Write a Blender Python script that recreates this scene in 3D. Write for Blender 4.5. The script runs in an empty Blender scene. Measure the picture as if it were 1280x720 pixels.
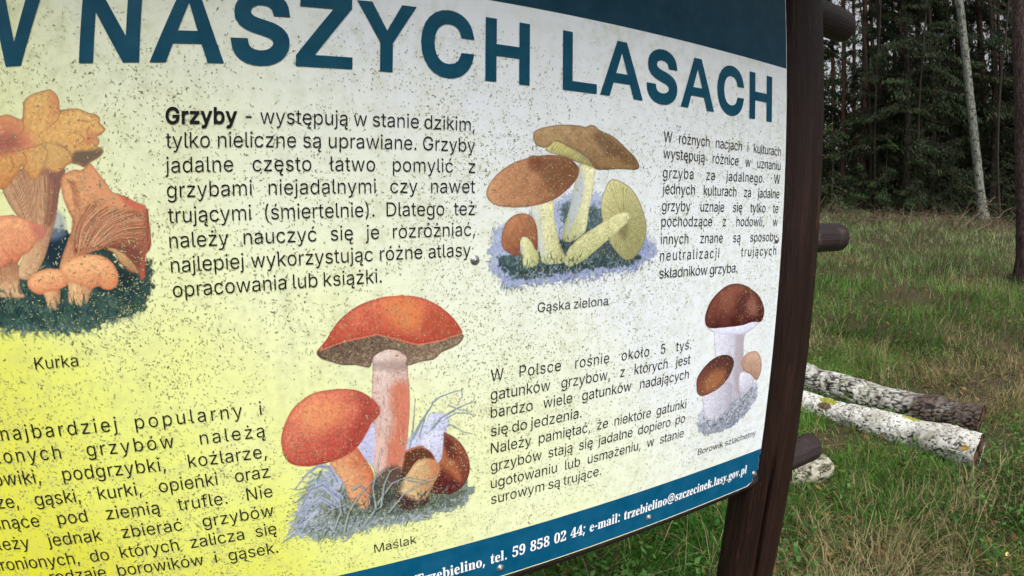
import bpy, math, random
import numpy as np
from mathutils import Matrix, Vector
from mathutils.geometry import delaunay_2d_cdt

random.seed(7)
RNG = np.random.default_rng(11)
scene = bpy.context.scene
COL = scene.collection

# ------------------------------------------------------------------ camera
EYE = 1.55                      # eye height over the near ground
S = 0.60                        # distance from the lens to the board (metres)
LENS = (0.89371326, 0.02685612, -0.14176768, 0.06157331)   # view angle = polynomial of image radius (action camera)
ROT = np.array([[0.8822934723722089, 0.007794998305930979, 0.4706351735800689],
                [0.06755399550716015, 0.987414987994713, -0.14299685022549635],
                [-0.4658268844757134, 0.15795847392528511, 0.8706632151496813]])
cam_data = bpy.data.cameras.new("camera")
cam = bpy.data.objects.new("camera", cam_data)
COL.objects.link(cam)
scene.camera = cam
cam_data.type = 'PANO'
cam_data.panorama_type = 'FISHEYE_LENS_POLYNOMIAL'
cam_data.sensor_fit = 'HORIZONTAL'
cam_data.sensor_width = 36.0
cam_data.fisheye_fov = math.pi
cam_data.fisheye_polynomial_k0 = 0.0
cam_data.fisheye_polynomial_k1 = -LENS[0] / 18.0
cam_data.fisheye_polynomial_k2 = -LENS[1] / 18.0 ** 2
cam_data.fisheye_polynomial_k3 = -LENS[2] / 18.0 ** 3
cam_data.fisheye_polynomial_k4 = -LENS[3] / 18.0 ** 4
cam_data.clip_start = 0.01
cam_data.clip_end = 600.0
T = np.array([[1, 0, 0], [0, 0, -1], [0, 1, 0]], float)
Rcw = T @ ROT.T
mw = Matrix([[*Rcw[0], 0], [*Rcw[1], 0], [*Rcw[2], EYE], [0, 0, 0, 1]])
cam.matrix_world = mw

# ------------------------------------------------------------------ sky, sun, exposure
world = bpy.data.worlds.new("World")
scene.world = world
world.use_nodes = True
nt = world.node_tree
sky = nt.nodes.new('ShaderNodeTexSky')
sky.sky_type = 'NISHITA'
sky.sun_disc = False
SUN_EL, SUN_AZ = math.radians(56), math.radians(200)     # azimuth from +Y, clockwise: behind the photographer, left
sky.sun_elevation = SUN_EL
sky.sun_rotation = SUN_AZ
sky.air_density = 1.0
sky.dust_density = 7.0
sky.ozone_density = 0.6
bg = nt.nodes['Background']
bg.inputs['Strength'].default_value = 0.15
hsv = nt.nodes.new('ShaderNodeHueSaturation'); hsv.inputs['Saturation'].default_value = 0.18     # thin cloud: the blue is washed out
nt.links.new(sky.outputs[0], hsv.inputs['Color']); nt.links.new(hsv.outputs[0], bg.inputs['Color'])
sun_d = bpy.data.lights.new("sun", 'SUN')
sun_d.energy = 1.1
sun_d.angle = math.radians(16)
sun_d.color = (1.0, 0.96, 0.9)
sun = bpy.data.objects.new("sun", sun_d)
COL.objects.link(sun)
sd = Vector((math.sin(SUN_AZ) * math.cos(SUN_EL), math.cos(SUN_AZ) * math.cos(SUN_EL), math.sin(SUN_EL)))
sun.rotation_euler = sd.to_track_quat('Z', 'Y').to_euler()
scene.view_settings.view_transform = 'Standard'
scene.view_settings.look = 'None'
scene.view_settings.exposure = 0.45
scene.view_settings.gamma = 1.0
scene.cycles.max_bounces = 6
scene.cycles.transparent_max_bounces = 12

# ------------------------------------------------------------------ pixel -> place helpers (1280 x 720 reference frame)
def ray(px, py):
    px = np.asarray(px, float); py = np.asarray(py, float)
    x = (px - 640) / 640; y = -(py - 360) / 640
    r = np.hypot(x, y) + 1e-9
    th = LENS[0] * r + LENS[1] * r ** 2 + LENS[2] * r ** 3 + LENS[3] * r ** 4
    d = np.stack([x / r * np.sin(th), y / r * np.sin(th), -np.cos(th)], -1)
    l = d @ ROT
    return np.stack([l[..., 0], -l[..., 2], l[..., 1]], -1)      # world direction

def on_board(px, py):
    """point of the board plane in millimetres: (right of lens, above lens)"""
    d = ray(px, py)
    k = S * 1000 / d[..., 1]
    return np.stack([d[..., 0] * k, d[..., 2] * k], -1)

def B(pts):
    p = np.array(pts, float)
    return on_board(p[:, 0], p[:, 1])

def azel(px, py):
    d = ray(px, py)
    return math.atan2(d[0], d[1]), math.atan2(d[2], math.hypot(d[0], d[1]))

VIEW = math.radians(65)
def ground_z(x, y):
    s = np.asarray(x) * math.sin(VIEW) + np.asarray(y) * math.cos(VIEW)
    z = 0.087 * np.clip(s - 5, 0, 17) + 0.02 * np.clip(s - 22, 0, 60)
    z = z + 0.03 * np.sin(x * 1.3 + 0.5) * np.cos(y * 1.1) + 0.02 * np.sin(x * 2.9 + y * 2.3)
    return z

def at_dist(px, d):
    """ground point seen in pixel column px at ground distance d"""
    az = azel(px, 300)[0]
    x, y = d * math.sin(az), d * math.cos(az)
    return x, y, float(ground_z(x, y))

def at_ground(px, py):
    d = ray(px, py); t = 1.0
    for _ in range(4000):
        if EYE + d[2] * t <= ground_z(d[0] * t, d[1] * t): break
        t += 0.01
    return Vector((d[0] * t, d[1] * t, EYE + d[2] * t))

# ------------------------------------------------------------------ object helpers
def tag(o, label=None, cat=None, group=None, kind=None):
    if label: o['label'] = label
    if cat: o['category'] = cat
    if group: o['group'] = group
    if kind: o['kind'] = kind
    return o

def link(name, me, mats=None, parent=None):
    if mats:
        for m in (mats if isinstance(mats, (list, tuple)) else [mats]): me.materials.append(m)
    o = bpy.data.objects.new(name, me)
    COL.objects.link(o)
    if parent is not None: o.parent = parent
    return o

def mesh(name, V, F, mats=None, parent=None, smooth=False):
    me = bpy.data.meshes.new(name)
    if isinstance(V, np.ndarray) and isinstance(F, np.ndarray):
        n, k = F.shape
        me.vertices.add(len(V)); me.vertices.foreach_set('co', V.astype(np.float32).ravel())
        me.loops.add(n * k); me.loops.foreach_set('vertex_index', F.astype(np.int32).ravel())
        me.polygons.add(n)
        me.polygons.foreach_set('loop_start', np.arange(0, n * k, k, dtype=np.int32))
        me.update(calc_edges=True)
    else:
        me.from_pydata([tuple(v) for v in V], [], [tuple(f) for f in F])
    if smooth:
        me.polygons.foreach_set('use_smooth', np.ones(len(me.polygons), bool))
    me.update()
    return link(name, me, mats, parent)

def empty(name, loc=(0, 0, 0)):
    o = bpy.data.objects.new(name, None)
    o.location = loc
    o.empty_display_size = 0.2
    COL.objects.link(o)
    return o

def set_color(me, name, rgba):
    a = me.color_attributes.new(name, 'FLOAT_COLOR', 'POINT')
    a.data.foreach_set('color', np.asarray(rgba, np.float32).ravel())

def lin(c):
    c = np.asarray(c, float)
    return np.where(c <= 0.04045, c / 12.92, ((c + 0.055) / 1.055) ** 2.4)

def rgb(r, g, b):
    """0..255 display values -> linear"""
    return tuple(float(v) for v in lin(np.array([r, g, b]) / 255.0))

def tube(path, radii, n=10, caps=True, wob=0.0, seed=0):
    """vertices and faces of a tapering tube along a path of points"""
    rg = np.random.default_rng(seed)
    P = np.array(path, float); m = len(P)
    V = []; F = []
    up = np.array([0, 0, 1.0])
    prev = None
    for i in range(m):
        t = P[min(i + 1, m - 1)] - P[max(i - 1, 0)]
        t /= np.linalg.norm(t) + 1e-12
        if prev is None:
            a = np.cross(t, up)
            if np.linalg.norm(a) < 0.1: a = np.cross(t, [1, 0, 0])
        else:
            a = prev - t * (prev @ t)
        a /= np.linalg.norm(a); b = np.cross(t, a); prev = a
        for k in range(n):
            an = 2 * math.pi * k / n
            r = radii[i] * (1 + wob * rg.normal())
            V.append(P[i] + r * (math.cos(an) * a + math.sin(an) * b))
    for i in range(m - 1):
        for k in range(n):
            F.append((i * n + k, i * n + (k + 1) % n, (i + 1) * n + (k + 1) % n, (i + 1) * n + k))
    if caps:
        F.append(tuple(range(n - 1, -1, -1))); F.append(tuple(range((m - 1) * n, m * n)))
    return V, F

# ------------------------------------------------------------------ material helpers
class NM:
    """small node-tree writer"""
    def __init__(self, name, rough=0.6, spec=0.5):
        self.m = bpy.data.materials.new(name); self.m.use_nodes = True
        self.t = self.m.node_tree; self.p = self.t.nodes['Principled BSDF']
        self.p.inputs['Roughness'].default_value = rough
        self.p.inputs['Specular IOR Level'].default_value = spec
    def n(self, typ, **kw):
        nd = self.t.nodes.new(typ)
        for k, v in kw.items():
            if k.startswith('i_'):
                key = k[2:]
                nd.inputs[int(key) if key.isdigit() else key.replace('_', ' ')].default_value = v
            else: setattr(nd, k, v)
        return nd
    def l(self, a, b): self.t.links.new(a, b)
    def coord(self, kind='Object', scale=(1, 1, 1), rot=(0, 0, 0)):
        tc = self.n('ShaderNodeTexCoord'); mp = self.n('ShaderNodeMapping')
        mp.inputs['Scale'].default_value = scale; mp.inputs['Rotation'].default_value = rot
        self.l(tc.outputs[kind], mp.inputs[0]); return mp.outputs[0]
    def noise(self, vec, scale, detail=4, rough=0.6, dist=0.0):
        nd = self.n('ShaderNodeTexNoise'); nd.inputs['Scale'].default_value = scale
        nd.inputs['Detail'].default_value = detail; nd.inputs['Roughness'].default_value = rough
        nd.inputs['Distortion'].default_value = dist
        if vec is not None: self.l(vec, nd.inputs['Vector'])
        return nd.outputs[0]
    def ramp(self, fac, stops, interp='LINEAR'):
        nd = self.n('ShaderNodeValToRGB'); cr = nd.color_ramp; cr.interpolation = interp
        while len(cr.elements) < len(stops): cr.elements.new(0.5)
        for e, (p, c) in zip(cr.elements, stops):
            e.position = p
            e.color = (*c, 1) if len(c) == 3 else c
        self.l(fac, nd.inputs[0]); return nd.outputs[0]
    def mix(self, fac, a, b, mode='MIX'):
        nd = self.n('ShaderNodeMix', data_type='RGBA', blend_type=mode)
        for s, v in ((nd.inputs[0], fac), (nd.inputs[6], a), (nd.inputs[7], b)):
            if isinstance(v, (int, float)): s.default_value = v
            elif isinstance(v, tuple): s.default_value = (*v, 1) if len(v) == 3 else v
            else: self.l(v, s)
        return nd.outputs[2]
    def math(self, op, a, b=0.0, clamp=False):
        nd = self.n('ShaderNodeMath', operation=op); nd.use_clamp = clamp
        for s, v in zip(nd.inputs, (a, b)):
            if isinstance(v, (int, float)): s.default_value = v
            else: self.l(v, s)
        return nd.outputs[0]
    def bump(self, h, strength=0.3, dist=0.01):
        nd = self.n('ShaderNodeBump'); nd.inputs['Strength'].default_value = strength
        nd.inputs['Distance'].default_value = dist
        self.l(h, nd.inputs['Height']); self.l(nd.outputs[0], self.p.inputs['Normal'])
    def base(self, c):
        if isinstance(c, tuple): self.p.inputs['Base Color'].default_value = (*c, 1)
        else: self.l(c, self.p.inputs['Base Color'])
        return self.m
BW = lambda v: (v, v, v)

# ================================================================== THE INFORMATION BOARD
def V3(p, off=0.0):
    """board millimetres -> world point, off millimetres in front of the board face"""
    return (p[0] / 1000, S - off / 1000, EYE + p[1] / 1000)

BL, BR, BT, BBOT = -960.0, 844.0, 450.0, -514.5       # board edges, mm from the lens axis
BAND_T, BAND_B = 230.2, -444.0

# ---- materials of the board
def gloss(nm, s=0.09, r=0.28):
    nm.p.inputs['Roughness'].default_value = r; nm.p.inputs['Specular IOR Level'].default_value = s

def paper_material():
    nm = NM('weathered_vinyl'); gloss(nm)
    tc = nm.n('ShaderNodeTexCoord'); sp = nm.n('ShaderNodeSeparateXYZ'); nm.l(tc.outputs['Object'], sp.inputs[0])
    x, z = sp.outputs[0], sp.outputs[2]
    # yellow tone: strongest low on the left, gone on the right
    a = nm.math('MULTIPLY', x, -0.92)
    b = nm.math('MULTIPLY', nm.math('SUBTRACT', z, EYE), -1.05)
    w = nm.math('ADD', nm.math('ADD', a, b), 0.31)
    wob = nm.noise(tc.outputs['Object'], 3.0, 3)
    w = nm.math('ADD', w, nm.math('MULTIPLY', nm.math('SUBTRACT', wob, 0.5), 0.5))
    col = nm.ramp(w, [(0.0, (0.71, 0.76, 0.80)), (0.10, (0.73, 0.78, 0.72)), (0.28, (0.745, 0.80, 0.62)), (0.46, (0.75, 0.80, 0.47)), (0.68, (0.70, 0.75, 0.18)), (0.93, (0.62, 0.61, 0.022))])  # bluish first stop: cooler light on the right, painted into the paper colour
    # blotchy film of algae between the specks
    n1 = nm.noise(tc.outputs['Object'], 60, 6, 0.7)
    n2 = nm.noise(tc.outputs['Object'], 5, 3)
    left = nm.math('MULTIPLY_ADD', x, -0.6)
    film = nm.math('MULTIPLY', nm.ramp(n1, [(0.45, BW(0)), (0.75, BW(1))]), nm.ramp(n2, [(0.35, BW(0.15)), (0.7, BW(0.75))]))
    col = nm.mix(film, col, (0.40, 0.41, 0.22))
    streak = nm.noise(nm.coord('Object', (1, 1, 0.10)), 28, 4, 0.6)
    col = nm.mix(nm.ramp(streak, [(0.5, BW(0)), (0.78, BW(0.16))]), col, (0.42, 0.45, 0.27))
    nm.bump(nm.noise(tc.outputs['Object'], 150, 3), 0.04, 0.001)
    return nm.base(col)

def flat_print(name, c, c2=None):
    nm = NM(name); gloss(nm)
    v = nm.coord('Object')
    n = nm.noise(v, 30, 5, 0.7)
    col = nm.mix(nm.ramp(n, [(0.35, BW(0)), (0.8, BW(1))]), c, c2 or tuple(min(1, k * 1.35 + 0.01) for k in c))
    return nm.base(col)

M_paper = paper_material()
M_band_top = flat_print('navy_print', (0.0005, 0.030, 0.054))
M_band_low = flat_print('blue_print', (0.0006, 0.070, 0.145))
M_title = flat_print('dark_blue_ink', (0.0005, 0.052, 0.092))
M_ink = flat_print('black_ink', (0.006, 0.0065, 0.007))
M_white_ink = flat_print('white_ink', (0.74, 0.78, 0.82))
nm = NM('back_sheet', 0.5); M_edge = nm.base((0.62, 0.66, 0.7))
nm = NM('zinc_screw', 0.38); nm.p.inputs['Metallic'].default_value = 0.85
M_screw = nm.base(nm.ramp(nm.noise(nm.coord('Object'), 400, 3), [(0.3, (0.26, 0.27, 0.28)), (0.7, (0.52, 0.54, 0.55))]))

def wood_material(name, c1, c2, c3, scale=1.0, axis=(1, 1, 0.06), rough=0.55):
    nm = NM(name, rough, 0.25)
    v = nm.coord('Object', tuple(a * scale for a in axis))
    g = nm.noise(v, 70, 7, 0.7, 0.6); big = nm.noise(nm.coord('Object', (1, 1, 0.35)), 9, 4, 0.6, 0.5)
    fine = nm.noise(nm.coord('Object', tuple(a * scale for a in axis)), 320, 3, 0.6)
    col = nm.ramp(g, [(0.3, c1), (0.55, c2), (0.8, c3)])
    col = nm.mix(nm.ramp(big, [(0.35, BW(0)), (0.7, BW(0.8))]), col, c1)
    kn = nm.n('ShaderNodeTexVoronoi', feature='F1'); kn.inputs['Scale'].default_value = 5.5; nm.l(nm.coord('Object', (1, 1, 0.55)), kn.inputs['Vector'])
    col = nm.mix(nm.ramp(kn.outputs[0], [(0.05, BW(0.85)), (0.13, BW(0))]), col, tuple(k * 0.45 for k in c1))
    wear = nm.noise(nm.coord('Object', (1, 1, 0.2)), 24, 6, 0.75, 0.3)
    col = nm.mix(nm.ramp(wear, [(0.60, BW(0)), (0.70, BW(0.55))]), col, tuple(min(1, k * 1.9) for k in c3))
    nm.bump(nm.math('ADD', g, nm.math('MULTIPLY', fine, 0.4)), 0.8, 0.006)
    return nm.base(col)
M_post = wood_material('stained_timber', (0.0080, 0.0030, 0.0020), (0.022, 0.0088, 0.0058), (0.060, 0.027, 0.018))
M_rail = wood_material('weathered_rail', (0.022, 0.014, 0.014), (0.038, 0.026, 0.026), (0.065, 0.048, 0.048), axis=(0.06, 1, 1))
M_crack = wood_material('raw_crack', (0.004, 0.003, 0.003), (0.008, 0.005, 0.004), (0.012, 0.008, 0.006))

# ---- root
board = empty('information_board', (0.0, 0.665, 0.0))
tag(board, 'large printed forest mushroom information board on dark stained timber posts', 'information board')
def child(o, parent):
    o.parent = parent
    o.matrix_parent_inverse = Matrix.Translation(-Vector(parent.location)) if parent.type == 'EMPTY' else Matrix.Identity(4)
    return o

def prism(name, outline, front, back, mat, parent):
    """board-plane outline (mm) extruded from front to back (mm behind the face)"""
    n = len(outline)
    V = [V3(p, -front) for p in outline] + [V3(p, -back) for p in outline]
    F = [tuple(range(n)), tuple(range(2 * n - 1, n - 1, -1))] + [(i, i + n, (i + 1) % n + n, (i + 1) % n) for i in range(n)]
    return child(mesh(name, V, F, mat), parent)

corner = [tuple(p) for p in B([(951.5, 562), (950.6, 567), (948.4, 570), (949.0, 575), (947.6, 580), (947.8, 586), (945.2, 590), (945.6, 594), (940.5, 598), (941, 601), (937.5, 604.5)])]
corner = [(min(p[0], BR), p[1]) for p in corner]
outline = [(BL, BT), (BL, BBOT)] + [(corner[-1][0] - 6, BBOT)] + corner[::-1][1:] + [(BR, BT)]
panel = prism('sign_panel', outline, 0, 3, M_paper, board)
def in_corner(v0, v1, inset=1.5):
    pts = [(x - inset * 0.3, y) for x, y in corner[::-1] if v0 < y < v1]
    return pts
# coloured bands
prism('lower_band', [(BL, BAND_B), (BL, BBOT + 1.6), (corner[-1][0] - 10, BBOT + 1.6)] + in_corner(BBOT + 5, BAND_B - 1) + [(BR - 0.3, BAND_B)], -0.2, 0.001, M_band_low, panel)
prism('upper_band', [(BL, BAND_T), (BR - 1.2, BAND_T), (BR - 1.2, BT), (BL, BT)], -0.2, 0.001, M_band_top, panel)

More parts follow.
